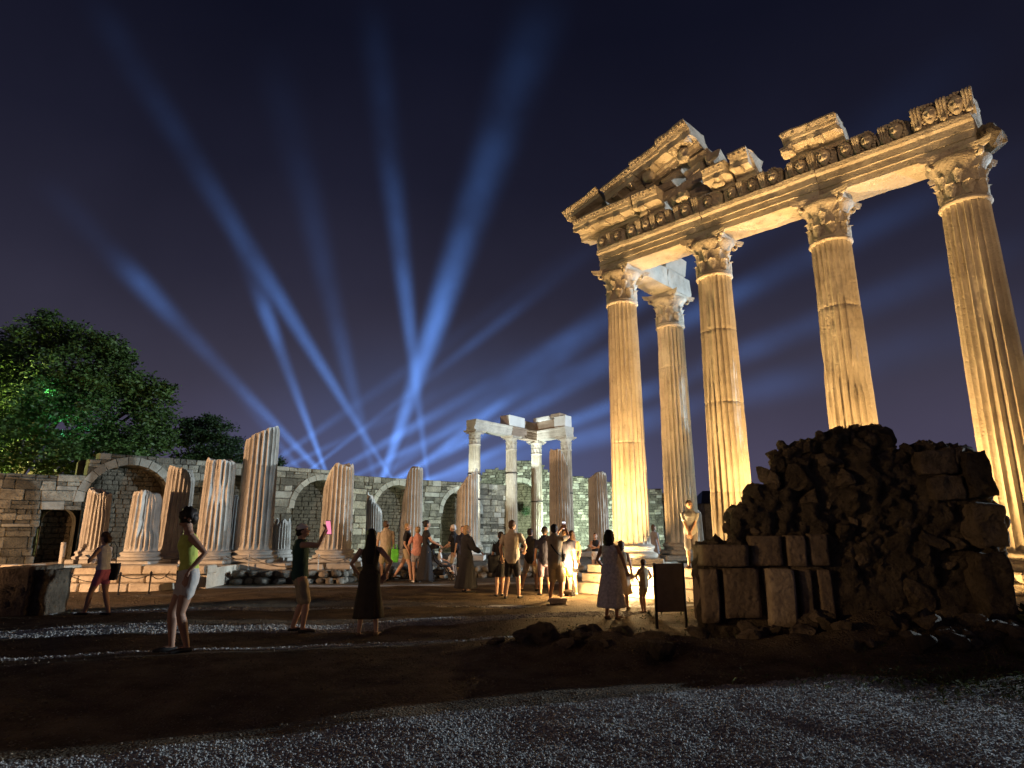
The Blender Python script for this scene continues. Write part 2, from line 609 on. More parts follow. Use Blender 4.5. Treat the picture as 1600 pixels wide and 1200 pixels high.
# stray pebbles in the soil
vs = N.new('ShaderNodeTexVoronoi')
vs.inputs['Scale'].default_value = 26
L.new(geo.outputs['Position'], vs.inputs['Vector'])
vsr = N.new('ShaderNodeMapRange')
vsr.inputs[1].default_value, vsr.inputs[2].default_value = .22, .12
vsr.inputs[3].default_value, vsr.inputs[4].default_value = 0, .8
L.new(vs.outputs['Distance'], vsr.inputs[0])
nsel = N.new('ShaderNodeMath')
nsel.operation = 'GREATER_THAN'
nsel.inputs[1].default_value = .55
nc = N.new('ShaderNodeSeparateColor')
L.new(vs.outputs['Color'], nc.inputs[0])
L.new(nc.outputs[0], nsel.inputs[0])
nm = N.new('ShaderNodeMath')
nm.operation = 'MULTIPLY'
L.new(vsr.outputs[0], nm.inputs[0])
L.new(nsel.outputs[0], nm.inputs[1])
mxs = N.new('ShaderNodeMixRGB')
L.new(nm.outputs[0], mxs.inputs[0])
L.new(sr.outputs[0], mxs.inputs[1])
mxs.inputs[2].default_value = (.30, .27, .23, 1)
mxg = N.new('ShaderNodeMixRGB')
L.new(mk.outputs[0], mxg.inputs[0])
L.new(mxs.outputs[0], mxg.inputs[1])
L.new(gr.outputs[0], mxg.inputs[2])
L.new(mxg.outputs[0], bsdf.inputs['Base Color'])
bsdf.inputs['Roughness'].default_value = .95
bsdf.inputs['Specular IOR Level'].default_value = .15
hb = N.new('ShaderNodeMath')
hb.operation = 'MULTIPLY_ADD'
hb.inputs[1].default_value = -.5
L.new(vg.outputs['Distance'], hb.inputs[0])
hb2 = N.new('ShaderNodeMath')
hb2.operation = 'ADD'
L.new(ns.outputs['Fac'], hb2.inputs[0])
L.new(nz.outputs['Fac'], hb2.inputs[1])
L.new(hb2.outputs[0], hb.inputs[2])
hb3 = N.new('ShaderNodeMath')
hb3.operation = 'MULTIPLY_ADD'
hb3.inputs[1].default_value = .5
L.new(nm.outputs[0], hb3.inputs[0])
L.new(hb.outputs[0], hb3.inputs[2])
bp = N.new('ShaderNodeBump')
bp.inputs['Distance'].default_value = .05
L.new(hb3.outputs[0], bp.inputs['Height'])
L.new(bp.outputs[0], bsdf.inputs['Normal'])
M_GROUND = mg
g = fast_mesh('ground', V, Q, M_GROUND, True, 'structure')
gm = gravel_streak_mask(V[:, 0], V[:, 1])
gm = np.where((np.abs(V[:, 0]) > 40) | (V[:, 1] > 60), -.5, gm)
attr = g.data.attributes.new('gravel', 'FLOAT', 'POINT')
attr.data.foreach_set('value', gm.astype(np.float32))


def scatter_stones(name, n, region, size, mat, seed, keep):
    """many small stones as one mesh"""
    r = np.random.default_rng(seed)
    bv, bf = ICO1
    bf = np.array(bf)
    P = region(r, n)
    P = P[keep(P[:, 0], P[:, 1], r)]
    n = len(P)
    sc = size[0] + (size[1] - size[0]) * r.random((n, 1)) ** 2
    ax = sc * np.stack([.8 + .5 * r.random(n), .6 + .4 * r.random(n), .45 + .35 * r.random(n)], 1)
    an = r.random(n) * np.pi
    c, s = np.cos(an), np.sin(an)
    tl = r.normal(0, .35, n)
    ct, st = np.cos(tl), np.sin(tl)
    W = bv[None] * ax[:, None, :] * (1 + .22 * r.standard_normal((n, len(bv), 1)).clip(-1.2, 1.2))
    x, y, z = W[..., 0], W[..., 1], W[..., 2]
    x, z = x * ct[:, None] - z * st[:, None], x * st[:, None] + z * ct[:, None]
    x, y = x * c[:, None] - y * s[:, None], x * s[:, None] + y * c[:, None]
    z = z + (ground_z(P[:, 0], P[:, 1]) + ax[:, 2] * .35)[:, None]
    V = np.stack([x + P[:, :1], y + P[:, 1:2], z], -1).reshape(-1, 3)
    T = (bf[None] + (np.arange(n) * len(bv))[:, None, None]).reshape(-1, 3)
    return fast_mesh(name, V, T, mat, False, 'stuff')


def reg_front(r, n):
    y = 3.9 + 4.4 * r.random(n) ** 1.15
    x = (r.random(n) * 2 - 1) * (y * .92 + .8)
    return np.stack([x, y], 1)


m, nt, b_ = nodes_mat('gravel_stone')
N, L = nt.nodes, nt.links
geo = N.new('ShaderNodeNewGeometry')
mr = N.new('ShaderNodeValToRGB')
mr.color_ramp.elements[0].color = (.25, .24, .225, 1)
mr.color_ramp.elements[1].color = (.47, .45, .42, 1)
L.new(geo.outputs['Random Per Island'], mr.inputs[0])
L.new(mr.outputs[0], b_.inputs['Base Color'])
b_.inputs['Roughness'].default_value = .8
M_GRAVEL = m
scatter_stones('gravel', 78000, reg_front, (.006, .014), M_GRAVEL, 5,
               lambda x, y, r: gravel_streak_mask(x, y) > -.02 + .04 * r.random(len(x)))


def reg_mid(r, n):
    y = 7.2 + 6.3 * r.random(n)
    x = -11 + 14 * r.random(n)
    return np.stack([x, y], 1)


scatter_stones('gravel', 60000, reg_mid, (.010, .022), M_GRAVEL, 6,
               lambda x, y, r: (gravel_streak_mask(x, y) > -.02) & (y > 7.4) & (np.abs(x) < y * .9 + 1))


def reg_soil(r, n):
    y = 4.5 + 15 * r.random(n) ** 1.3
    x = (r.random(n) * 2 - 1) * (y * .9 + .8)
    return np.stack([x, y], 1)


m, nt, b_ = nodes_mat('soil_stone')
N, L = nt.nodes, nt.links
geo = N.new('ShaderNodeNewGeometry')
mr = N.new('ShaderNodeValToRGB')
mr.color_ramp.elements[0].color = (.07, .05, .035, 1)
mr.color_ramp.elements[1].color = (.20, .16, .11, 1)
L.new(geo.outputs['Random Per Island'], mr.inputs[0])
L.new(mr.outputs[0], b_.inputs['Base Color'])
b_.inputs['Roughness'].default_value = .95
M_SOILST = m
scatter_stones('loose_stones', 26000, reg_soil, (.005, .018), M_SOILST, 8,
               lambda x, y, r: (gravel_streak_mask(x, y) < .0) & (r.random(len(x)) < .35 + .65 * (fbm(np.stack([x, y, x * 0], -1), 2, 77) > 0)))


# ================================================================== CLASSICAL PIECES
NFL, PF = 22, 6
UF = np.array([0, .13, .28, .5, .72, .87])


def shaft_mesh(name, H, rb, rt, seed, rows=46, top=None, chips=(), joints=(), smoothside=None, taper_ends=True, mat=None, parent=None, rough=1.0):
    """fluted shaft, local z from 0 to H; top(x,y)->cut height for broken ones"""
    r = np.random.default_rng(seed)
    n = NFL * PF
    th = np.concatenate([(k + UF) for k in range(NFL)]) / NFL * 2 * np.pi
    fl = np.tile(np.where((UF > .05), np.sin(np.pi * np.clip((UF - .04) / .92, 0, 1)) ** .55, 0), NFL)
    zz = np.linspace(0, 1, rows)
    if joints:
        zz = np.sort(np.concatenate([zz] + [np.array([j_ - .02, j_ - .008, j_ + .008, j_ + .02]) / H for j_ in joints]))
    if top is not None:
        zz = np.sort(np.concatenate([zz[:-1], [1 - .10 / H, 1 - .05 / H, 1 - .02 / H, 1]]))
    rows = len(zz)
    zt = np.full(n, H) if top is None else np.array([top(rb * math.cos(t), rb * math.sin(t)) for t in th])
    if top is not None:
        zt = zt + .055 * fbm(np.stack([np.cos(th) * 2.3, np.sin(th) * 2.3, th * 0 + seed], -1), 3, seed) + .012 * fbm(np.stack([np.cos(th) * 9, np.sin(th) * 9, th * 0], -1), 2, seed)
    Z = zz[:, None] * zt[None, :]
    TH = np.tile(th, (rows, 1))
    base = rb + (rt - rb) * np.clip(Z / H, 0, 1) ** 1.35
    dep = .15 * rb * np.clip(Z / .16, 0, 1) ** .5
    if top is None:
        dep = dep * np.clip((H - Z) / .14, 0, 1) ** .5
    if top is not None:
        dep = dep * np.clip((zt[None, :] - Z) / .16 + .25, 0, 1)
    P = np.stack([np.cos(TH) * 1.1, np.sin(TH) * 1.1, Z * .8], -1)
    er = np.clip(fbm(P * 1.4 + seed * 3.1, 3, seed) * 1.7 - .62, 0, 1) * rough
    for (tc_, zc, dt, dz, de) in chips:
        dd = np.angle(np.exp(1j * (TH - tc_)))
        q = np.exp(-(np.abs(dd / dt) ** 3) - np.abs((Z - zc) / dz) ** 3)
        er = np.clip(er + q * 1.2, 0, 1)
        base = base - q * de
    if smoothside is not None:
        tc_, dt, z0, z1, de = smoothside
        dd = np.angle(np.exp(1j * (TH - tc_)))
        q = (1 / (1 + np.exp((np.abs(dd) - dt) * 18))) / (1 + np.exp(-(Z - z0) * 14)) / (1 + np.exp((Z - z1) * 14))
        q = np.clip(q * (1 + .3 * fbm(P * 3, 2, seed + 5)), 0, 1)
        er = np.clip(er + q * .9, 0, 1)
        base = base - q * de
    R = base - dep * fl[None, :] * (1 - er * .75) - er * dep * .35
    R = R + (.010 * fbm(P * 7, 3, seed + 2) * (.4 + er)) - .012 * er * np.abs(fbm(P * 14, 2, seed + 8))
    for jz in joints:
        R = R - .013 * np.exp(-((Z - jz) / .013) ** 2) * (1 + .6 * fbm(P * 4, 2, seed + 11))
    if top is not None:
        tt_ = np.clip(1 - (zt[None, :] - Z) / .14, 0, 1)
        R = R - rb * .09 * tt_ ** 2 + rb * .03 * tt_ * fbm(P * 8, 2, seed + 6)
    X, Y = R * np.cos(TH), R * np.sin(TH)
    V = np.stack([X, Y, Z], -1).reshape(-1, 3)
    F = []
    for j in range(rows - 1):
        for i in range(n):
            k = (i + 1) % n
            F.append((j * n + i, j * n + k, (j + 1) * n + k, (j + 1) * n + i))
    # cap with inner rings
    last = (rows - 1) * n
    prev = last
    extra = []
    for q, s in enumerate((.8, .55, .3, .08)):
        xx, yy = X[-1] * s, Y[-1] * s
        if top is None:
            z_ = np.full(n, H)
        else:
            z_ = np.array([top(a, b) for a, b in zip(xx, yy)]) + .09 * fbm(np.stack([xx * 4, yy * 4, xx * 0 + seed], -1), 3, seed + 4)
        extra.append(np.stack([xx, yy, z_], 1))
        cur = rows * n + q * n
        for i in range(n):
            k = (i + 1) % n
            F.append((prev + i, prev + k, cur + k, cur + i))
        prev = cur
    F.append(tuple(prev + i for i in range(n)))
    V = np.concatenate([V] + extra)
    o = mesh_obj(name, V, F, mat or M_SHAFT, parent, True)
    try:
        o.data.set_sharp_from_angle(angle=math.radians(38))
    except Exception:
        pass
    return o


def attic_base(parent, rb, mat, plinth=.16, seed=0, hb=.34):
    r = np.random.default_rng(seed)
    v, f = box(0, 0, plinth / 2, rb * 2.78, rb * 2.78, plinth, .006, .02, 0, r)
    mesh_obj('plinth', v, f, mat, parent)
    z = plinth
    pr = [(rb * 1.0, z)]
    for t in np.linspace(-90, 90, 7):
        pr.append((rb * 1.24 + rb * .13 * math.cos(math.radians(t)), z + hb * .19 + hb * .19 * math.sin(math.radians(t))))
    pr += [(rb * 1.2, z + hb * .40), (rb * 1.13, z + hb * .48), (rb * 1.12, z + hb * .58), (rb * 1.17, z + hb * .64)]
    for t in np.linspace(-90, 90, 6):
        pr.append((rb * 1.13 + rb * .08 * math.cos(math.radians(t)), z + hb * .78 + hb * .13 * math.sin(math.radians(t))))
    pr += [(rb * 1.09, z + hb * .93), (rb * 1.06, z + hb), (rb * .9, z + hb + .002)]
    v, f = lathe(pr, 48)
    v = v + (.006 * fbm(v * 6 + seed, 3, seed))[:, None] * np.array([1, 1, .4])
    mesh_obj('base_moulding', v, f, mat, parent, True)
    return plinth + hb


def leaf_geo(hl, w, curl, seed=0):
    """one acanthus leaf; local: +x outward, z up, origin at leaf foot"""
    nu, nv = 8, 9
    fr, bk = [], []
    for j in range(nu + 1):
        t = j / nu
        a = t ** 2.2
        zc = hl * (t - .32 * max(0, t - .72) ** 1.1 * 3.2)
        out = .02 + curl * (a * .7 + max(0, t - .7) * 1.0)
        for i in range(nv):
            u = i / (nv - 1) * 2 - 1
            wid = w * (.62 + .45 * math.sin(min(1, t * 1.15) * math.pi * .8)) * (1 - .12 * (j % 2)) * (.35 if j == nu else 1)
            rib = .022 * abs(math.cos(u * math.pi * 2.0)) + .02 * (1 - abs(u))
            p = (out + rib - .05 * u * u, u * wid, zc - .04 * hl * u * u * (t > .5))
            fr.append(p)
            bk.append((p[0] - .05, p[1] * .92, p[2]))
    V = np.array(fr + bk)
    n0 = len(fr)
    F = []
    for j in range(nu):
        for i in range(nv - 1):
            a = j * nv + i
            F.append((a, a + 1, a + nv + 1, a + nv))
            F.append((n0 + a, n0 + a + nv, n0 + a + nv + 1, n0 + a + 1))
        a = j * nv
        F.append((a, a + nv, n0 + a + nv, n0 + a))
        a = j * nv + nv - 1
        F.append((a, n0 + a, n0 + a + nv, a + nv))
    for i in range(nv - 1):
        a = nu * nv + i
        F.append((a, a + 1, n0 + a + 1, n0 + a))
    return V, F


def tmp_mesh(name, v, f, mat, smooth=True):
    me = bpy.data.meshes.new(name)
    me.from_pydata([tuple(q) for q in v], [], f)
    if smooth:
        me.polygons.foreach_set('use_smooth', [True] * len(me.polygons))
    me.materials.append(mat)
    me.update()
    return me


def worn(v, s, amp=.012, fr=9):
    return v + (amp * fbm(v * fr + s * 5.5, 3, s))[:, None] * np.array([1, 1, .6])


_v, _f = leaf_geo(.40, .10, .075)
LEAF_LO = tmp_mesh('leaf', worn(_v, 1, .018, 15), _f, M_MARBLE)
_v, _f = leaf_geo(.36, .088, .10)
LEAF_HI = tmp_mesh('leaf', worn(_v, 2, .018, 15), _f, M_MARBLE)
# volute: a scroll rising from the bell to the corner of the abacus
pts, rad = [], []
for t in np.linspace(0, 1, 7):
    pts.append((.30 + .26 * t ** 1.4, 0, .34 + .44 * t ** .8))
    rad.append((.05, .035))
for t in np.linspace(.15, 1.9, 12):
    a = t * math.pi
    q = .095 * (1 - .38 * t)
    pts.append((.56 + q * math.sin(a) * .95, 0, .70 + q * math.cos(a) * .95))
    rad.append((.055, .026))
_v, _f = tube(pts, rad, 8, (0, 1, 0))
VOLUTE = tmp_mesh('volute', worn(_v, 3, .008), _f, M_MARBLE)
_ab = []
_outl = []
for k in range(4):
    for u in np.linspace(-1, 1, 9)[:-1]:
        hw = .61
        dpt = .52 - .085 * (1 - u * u) + .03 * (abs(u) > .99)
        p = np.array([dpt + (.06 if abs(u) > .95 else 0), u * hw * .93])
        a = k * math.pi / 2
        _outl.append((p[0] * math.cos(a) - p[1] * math.sin(a), p[0] * math.sin(a) + p[1] * math.cos(a)))
_outl = np.array(_outl)
rings = []
for s, z in ((.90, .86), (.96, .88), (.97, .93), (1.0, .94), (1.02, 1.0)):
    rings.append(np.column_stack([_outl * s, np.full(len(_outl), z)]))
_v, _f = loft(rings)
ABACUS = tmp_mesh('abacus', worn(_v, 4, .010, 6), _f, M_MARBLE, False)
_v, _f = lathe([(.37, -.02), (.42, 0), (.43, .03), (.40, .06), (.365, .08), (.37, .4), (.40, .6), (.46, .75), (.55, .84), (.50, .88)], 36)
BELL = tmp_mesh('bell', worn(_v, 5), _f, M_MARBLE)


def capital(parent, z, scale, rz, seed=0, missing=()):
    """Corinthian capital as a part with its own sub-parts"""
    cap = link_mesh('capital', BELL, parent, (0, 0, z), (0, 0, rz), (scale,) * 3)
    rr = random.Random(seed)
    for k in range(8):
        a = k * math.pi / 4 + math.pi / 8
        if (0, k) not in missing:
            link_mesh('leaf', LEAF_LO, cap, (.365 * math.cos(a), .365 * math.sin(a), .06), (rr.uniform(-.05, .05), 0, a), (1, 1, rr.uniform(.9, 1.05)))
        a += math.pi / 8
        if (1, k) not in missing:
            link_mesh('leaf', LEAF_HI, cap, (.365 * math.cos(a), .365 * math.sin(a), .32), (rr.uniform(-.05, .05), 0, a), (1, 1, rr.uniform(.9, 1.08)))
    for k in range(4):
        if ('v', k) in missing:
            continue
        a = k * math.pi / 2 + math.pi / 4
        link_mesh('volute', VOLUTE, cap, (0, 0, .12), (0, 0, a))
        # flower on the abacus
        b = k * math.pi / 2
    link_mesh('abacus', ABACUS, cap, (0, 0, 0), (0, 0, 0))
    return cap


E1 = np.array([.717, -.697])
E2 = np.array([.697, .717])
RZ_T = math.atan2(E1[1], E1[0])
STY = .66        # top of the stylobate
CAPH = 1.0
SOFF = 8.70


def tall_column(xy, seed, label, chips, joints, zb=STY, rb=.475, rt=.40, cap_rz=RZ_T, soff=SOFF, missing=(), group='tall standing columns of the front temple', smoothside=None, rough=1.0, plinth=.16, hb=.34):
    t = empty('temple_column', (xy[0], xy[1], zb))
    tag(t, label, 'column', group)
    hb_ = attic_base(t, rb, M_MARBLE, plinth, seed, hb)
    H = soff - zb - hb_ - CAPH * rb / .475
    sh = shaft_mesh('shaft', H, rb, rt, seed, 60, None, chips, joints, parent=t, smoothside=smoothside, rough=rough)
    sh.location = (0, 0, hb_)
    ring_v, ring_f = lathe([(rt * .9, 0), (rt * 1.06, .0), (rt * 1.12, .035), (rt * 1.08, .07), (rt * .95, .075)], 40)
    ob = mesh_obj('astragal', worn(ring_v, seed, .008), ring_f, M_MARBLE, t, True)
    ob.location = (0, 0, hb_ + H - .075)
    capital(t, hb_ + H, CAPH * rb / .475, cap_rz, seed, missing)
    return t


Pc = {1: (3.10, 16.80), 3: (5.10, 14.87), 4: (7.08, 12.93), 5: (8.87, 11.22), 2: (4.95, 18.82)}
front = -math.pi / 2 - .3
tall_column(Pc[1], 11, 'tall fluted column at the left front corner, under the corner of the broken pediment',
            [(front + .2, 3.0, .5, .5, .02)], (2.6,), rough=.5)
tall_column(Pc[2], 12, 'tall fluted column set behind the front corner column, carrying the side beam',
            [(front - .6, 5.6, .4, .7, .03), (front + .9, 4.2, .3, .9, .03)], (1.9, 3.6, 5.2), missing=((1, 2), (1, 3)), rough=.6)
tall_column(Pc[3], 13, 'tall fluted column between corner column and ruin, dark cracked streak near its top',
            [(front - .75, 4.9, .22, 1.3, .05), (front + .9, 3.2, .3, 1.4, .03), (front - .5, 6.0, .3, .4, .03)], (1.2, 3.3, 5.1), rough=.6)
tall_column(Pc[4], 14, 'tall fluted column rising behind the rubble ruin, surface badly chipped under the capital',
            [(front + .1, 5.6, .55, .5, .02), (front + .2, 3.4, .5, .25, .04), (front - .7, 4.7, .3, 1.2, .03), (front + .5, 4.4, .3, 1.0, .03)], (2.4, 5.0), missing=((0, 1), (1, 1), (0, 2)), rough=.75)
tall_column(Pc[5], 15, 'nearest and largest tall fluted column, right of the rubble ruin',
            [(front - .5, 4.6, .16, .8, .01)], (), rough=.4)


# ------------------------------------------------------------------ entablature
def prism(prof, s0, s1, seg, seed, amp=.015, fr=4.0, end_rough=.03):
    """profile (d, z) swept along x from s0 to s1 with worn surface"""
    pr = []
    m = len(prof)
    for i in range(m):      # subdivide the profile so that wear can bite
        a, b = np.array(prof[i]), np.array(prof[(i + 1) % m])
        k = max(1, int(np.linalg.norm(b - a) / .12))
        for q in range(k):
            pr.append(a + (b - a) * q / k)
    pr = np.array(pr)
    n = len(pr)
    rings = []
    for j in range(seg + 1):
        s = s0 + (s1 - s0) * j / seg
        P = np.column_stack([np.full(n, s), pr[:, 0], pr[:, 1]])
        if j in (0, seg):
            P[:, 0] += end_rough * fbm(P * 5 + seed, 2, seed)
        rings.append(P)
    v, f = loft(rings)
    c = pr.mean(0)
    nrm = v[:, 1:] - c
    nrm = nrm / (np.linalg.norm(nrm, axis=1)[:, None] + 1e-6)
    q = v * fr + seed * 3.7
    e = fbm(q, 3, seed)
    d = amp * e - amp * 2.2 * np.clip(fbm(q * .45, 2, seed + 3) - .25, 0, 1)
    v[:, 1:] += nrm * d[:, None]
    return v, [q[::-1] for q in f]


ent = empty('temple_entablature', (Pc[1][0], Pc[1][1], 0), RZ_T)
tag(ent, 'carved marble beam and broken corner pediment lying on the tall front columns', 'entablature')


def archi_prof(z0, h, front_d=-.40, back_d=.40):
    k = h / .6
    return [(back_d, z0), (front_d, z0), (front_d, z0 + .15 * k), (front_d - .035, z0 + .155 * k), (front_d - .035, z0 + .30 * k),
            (front_d - .07, z0 + .305 * k), (front_d - .07, z0 + .45 * k), (front_d - .13, z0 + .49 * k), (front_d - .15, z0 + .58 * k), (front_d - .12, z0 + .6 * k),
            (back_d, z0 + .6 * k)]


for i, (s0, s1, z0, h) in enumerate([(-.42, 2.775, SOFF, .62), (2.79, 5.555, SOFF, .62), (5.575, 8.42, SOFF - .02, .60)]):
    v, f = prism(archi_prof(z0, h), s0, s1, 34, 41 + i, .013, 3.4)
    mesh_obj('architrave_block', v, f, M_MARBLE, ent)
# broken stump of the return beam on the last capital
v, f = lump(ICO3, (8.56, .10, 8.92), (.26, .40, .24), 5, .3, 1.6)
mesh_obj('broken_beam_end', v, f, M_RUBBLE, ent, False)


ICO4 = ico(4)


def mask_geo(seed):
    """carved face in relief: brow, deep eyes, nose, open mouth, chin, wreath of curls"""
    mb = MB()
    v, f = ICO4
    w = v.copy()
    z, x, y = v[:, 2], v[:, 0], v[:, 1]
    fr_ = np.clip(-y * 1.3, 0, 1)
    w[:, 0] *= (.118 - .040 * np.clip(-z, 0, 1))
    w[:, 2] *= .15
    w[:, 1] *= .085
    nose = np.exp(-(x / .15) ** 2 - ((z + .10) / .25) ** 2) * (1 + .4 * np.exp(-((z + .25) / .1) ** 2))
    eyes = np.exp(-((np.abs(x) - .38) / .19) ** 2 - ((z - .14) / .13) ** 2)
    ball = np.exp(-((np.abs(x) - .38) / .08) ** 2 - ((z - .14) / .06) ** 2)
    brow = np.exp(-((np.abs(x) - .36) / .28) ** 2 - ((z - .36) / .08) ** 2)
    mouth = np.exp(-(x / .30) ** 2 - ((z + .50) / .085) ** 2)
    lips = np.exp(-(x / .34) ** 2 - ((z + .36) / .05) ** 2) + np.exp(-(x / .25) ** 2 - ((z + .66) / .06) ** 2)
    chk = np.exp(-((np.abs(x) - .48) / .2) ** 2 - ((z + .22) / .2) ** 2)
    w[:, 1] -= fr_ * (.050 * nose - .050 * eyes + .018 * ball + .020 * brow - .045 * mouth + .014 * lips + .012 * chk)
    mb.add(w, f)
    r = np.random.default_rng(seed)
    for k in range(15):
        a = math.radians(-50 + k * 280 / 14)
        c = (math.cos(a) * .142, .012 - .01 * r.random(), math.sin(a) * .165 + .02)
        v, f = lump(ICO2, c, (.028, .030, .028), k, .2, 2)
        mb.add(v, f)
    v = mb.verts()
    return worn(v, seed, .006, 14), mb.f


MASKS = [tmp_mesh('carved_mask', *mask_geo(s), M_MARBLE) for s in (1, 2, 3)]


def ornament_geo(seed):
    mb = MB()
    for k in range(-1, 2):
        v, f = tube([(k * .035, 0, -.17), (k * .045, -.035, -.05), (k * .05, -.05, .08), (k * .055, -.085, .16), (k * .05, -.07, .20)], [(.022, .03), (.026, .03), (.026, .03), (.024, .026), (.02, .02)], 7)
        mb.add(v, f)
    v, f = lump(ICO1, (0, -.05, -.17), (.055, .05, .05), 3, .2)
    mb.add(v, f)
    return worn(mb.verts(), seed, .010, 12), mb.f


ORN = tmp_mesh('carved_ornament', *ornament_geo(3), M_MARBLE)


def frieze_block(s0, s1, z0, z1, items, seed, dfront=-.40, bulge=.07, dback=.35):
    h = z1 - z0
    prof = [(dback, z0), (dfront, z0), (dfront - bulge * .6, z0 + h * .25), (dfront - bulge, z0 + h * .55), (dfront - bulge * .7, z0 + h * .85), (dfront - bulge * 1.2, z0 + h * .92), (dfront - bulge * 1.1, z1), (dback, z1)]
    v, f = prism(prof, s0 + .008, s1 - .008, max(6, int((s1 - s0) * 12)), seed, .018, 4)
    # worn upper corners
    k = np.clip((v[:, 2] - z0) / h, 0, 1) ** 2
    ed = np.minimum(v[:, 0] - s0, s1 - v[:, 0])
    v[:, 2] -= k * .12 * np.clip(1 - ed / .14, 0, 1) * (1 if seed % 2 else .4)
    b = mesh_obj('frieze_block', v, f, M_MARBLE, ent)
    for (s, kind, sc) in items:
        me = MASKS[int(s * 7) % 3] if kind == 'm' else ORN
        link_mesh('carved_mask' if kind == 'm' else 'carved_ornament', me, b, (s, dfront - bulge * .85, z0 + h * .50), (.10, 0, 0), (sc, sc * 1.15, sc * (1.12 if kind == 'm' else 1.0)))


FZ = SOFF + .625
frieze_block(-.46, .50, FZ, FZ + .45, [(-.28, 'm', .85), (-.02, 'o', .8), (.25, 'm', .9)], 51)
frieze_block(.56, 1.95, FZ, FZ + .46, [(.72, 'm', 1.0), (.98, 'o', 1), (1.18, 'm', 1.05), (1.42, 'o', 1), (1.64, 'm', 1.1), (1.87, 'o', .8)], 52)
frieze_block(1.98, 3.36, FZ, FZ + .45, [(2.12, 'o', .9), (2.36, 'm', 1.1), (2.66, 'o', 1.1), (2.98, 'm', .9)], 53, bulge=.05)
frieze_block(3.40, 4.83, FZ, FZ + .43, [(3.62, 'm', .95), (3.84, 'o', .9), (4.12, 'm', .95), (4.38, 'o', 1), (4.62, 'm', 1.05)], 54, bulge=.05)
frieze_block(4.88, 6.02, FZ - .02, FZ + .42, [(5.04, 'o', .8), (5.26, 'm', 1.0), (5.50, 'o', 1), (5.76, 'm', 1.15)], 55)
frieze_block(6.05, 6.78, FZ - .02, FZ + .42, [(6.20, 'm', 1.0), (6.42, 'o', .9), (6.62, 'm', 1.05)], 57)
frieze_block(6.80, 7.42, FZ - .03, FZ + .42, [(6.92, 'o', .9), (7.16, 'm', 1.1)], 59, bulge=.04)
frieze_block(7.44, 8.50, FZ - .06, FZ + .46, [(7.56, 'o', 1.1), (7.78, 'm', 1.1), (8.0, 'o', 1.1), (8.22, 'm', 1.2), (8.42, 'o', 1.1)], 61, dfront=-.46, bulge=.10)


def cornice_block(s0, z_top, length, rake, seed, k=1.0, name='cornice_block', modillions=(), proj=.50, hgt=.62, back=.42, yoff=0.0):
    """projecting cornice block; origin at its lower left on the wall plane"""
    ph = hgt
    P = [(back, 0), (0, 0), (-.02, .16 * ph), (-.09, .22 * ph), (-.11, .30 * ph), (-proj * .78, .34 * ph), (-proj * .80, .56 * ph), (-proj * .86, .60 * ph),
         (-proj * .90, .74 * ph), (-proj * 1.02, .92 * ph), (-proj, ph), (back, ph * .97)]
    v, f = prism(P, 0, length, max(5, int(length * 12)), seed, .020, 3.6, .07)
    o = mesh_obj(name, v, f, M_MARBLE, ent)
    o.location = (s0, -.40 + yoff, z_top - ph * math.cos(rake))
    o.rotation_euler = (0, -rake, 0)
    for s in modillions:
        v, f = box(0, 0, 0, .19, proj * .62, .10, .012, .02)
        v = worn(v, seed, .015, 7)
        m_ = mesh_obj('modillion', v, f, M_MARBLE, o)
        m_.location = (s, -.11 - proj * .31, .30 * ph)
    # beaded ornament along the upper moulding
    n = int(length / .105)
    mb = MB()
    rr = np.random.default_rng(seed)
    for q in range(n):
        if rr.random() < .14:
            continue
        s = (q + .5) * length / n
        v, f = lump(ICO1, (s, -proj * .955, ph * .83), (.036, .035, .065), q, .3)
        mb.add(v, f)
    if mb.n:
        t = mb.build('leaf_ornament', M_MARBLE, o)
        t['kind'] = 'stuff'
    return o


RK = math.radians(15.9)
cornice_block(-1.02, 10.33, 1.95, 0.0, 71, modillions=(.5, 1.0, 1.5), hgt=.50, name='corner_cornice_block')
cornice_block(-1.18, 10.72, 1.16, RK * .85, 72, proj=.54, hgt=.42, name='raking_cornice_block', yoff=-.03)
cornice_block(.22, 10.93, 1.02, RK, 73, proj=.52, modillions=(.3, .8), name='raking_cornice_block')
cornice_block(1.22, 11.26, .88, RK, 74, proj=.54, modillions=(.5,), name='raking_cornice_block', yoff=-.02)
cornice_block(2.06, 11.56, .90, RK, 75, proj=.56, modillions=(.28, .70), name='raking_cornice_block', hgt=.72, yoff=-.03, back=.50)
cornice_block(1.03, 10.34, .74, 0, 76, modillions=(.22,), hgt=.54)
cornice_block(3.12, 10.20, .60, 0.05, 77, modillions=(.3,), hgt=.46)
cornice_block(3.74, 10.34, .50, 0, 78, modillions=(.2,), hgt=.56)
cornice_block(5.02, 10.28, .56, 0, 79, modillions=(.1,), hgt=.52)
cornice_block(5.58, 10.26, .62, 0, 80, modillions=(.2,), hgt=.52)
# broken lumps of cornice
for i, (s, d, z, r3) in enumerate([(2.35, -.50, 9.92, (.22, .2, .15)), (2.05, -.30, 9.95, (.26, .22, .16)), (3.35, -.50, 9.90, (.2, .2, .14)),
                                   (1.15, -.42, 9.90, (.2, .2, .12)), (.8, -.55, 10.42, (.22, .22, .13)), (5.1, -.72, 9.86, (.16, .2, .14)), (1.45, -.62, 10.86, (.2, .14, .2)), (2.5, -.62, 11.0, (.18, .16, .22))]):
    v, f = lump(ICO2, (s, d, z), r3, i + 3, .45, 1.2, .8)
    mesh_obj('broken_cornice_lump', v, f, M_MARBLE, ent)
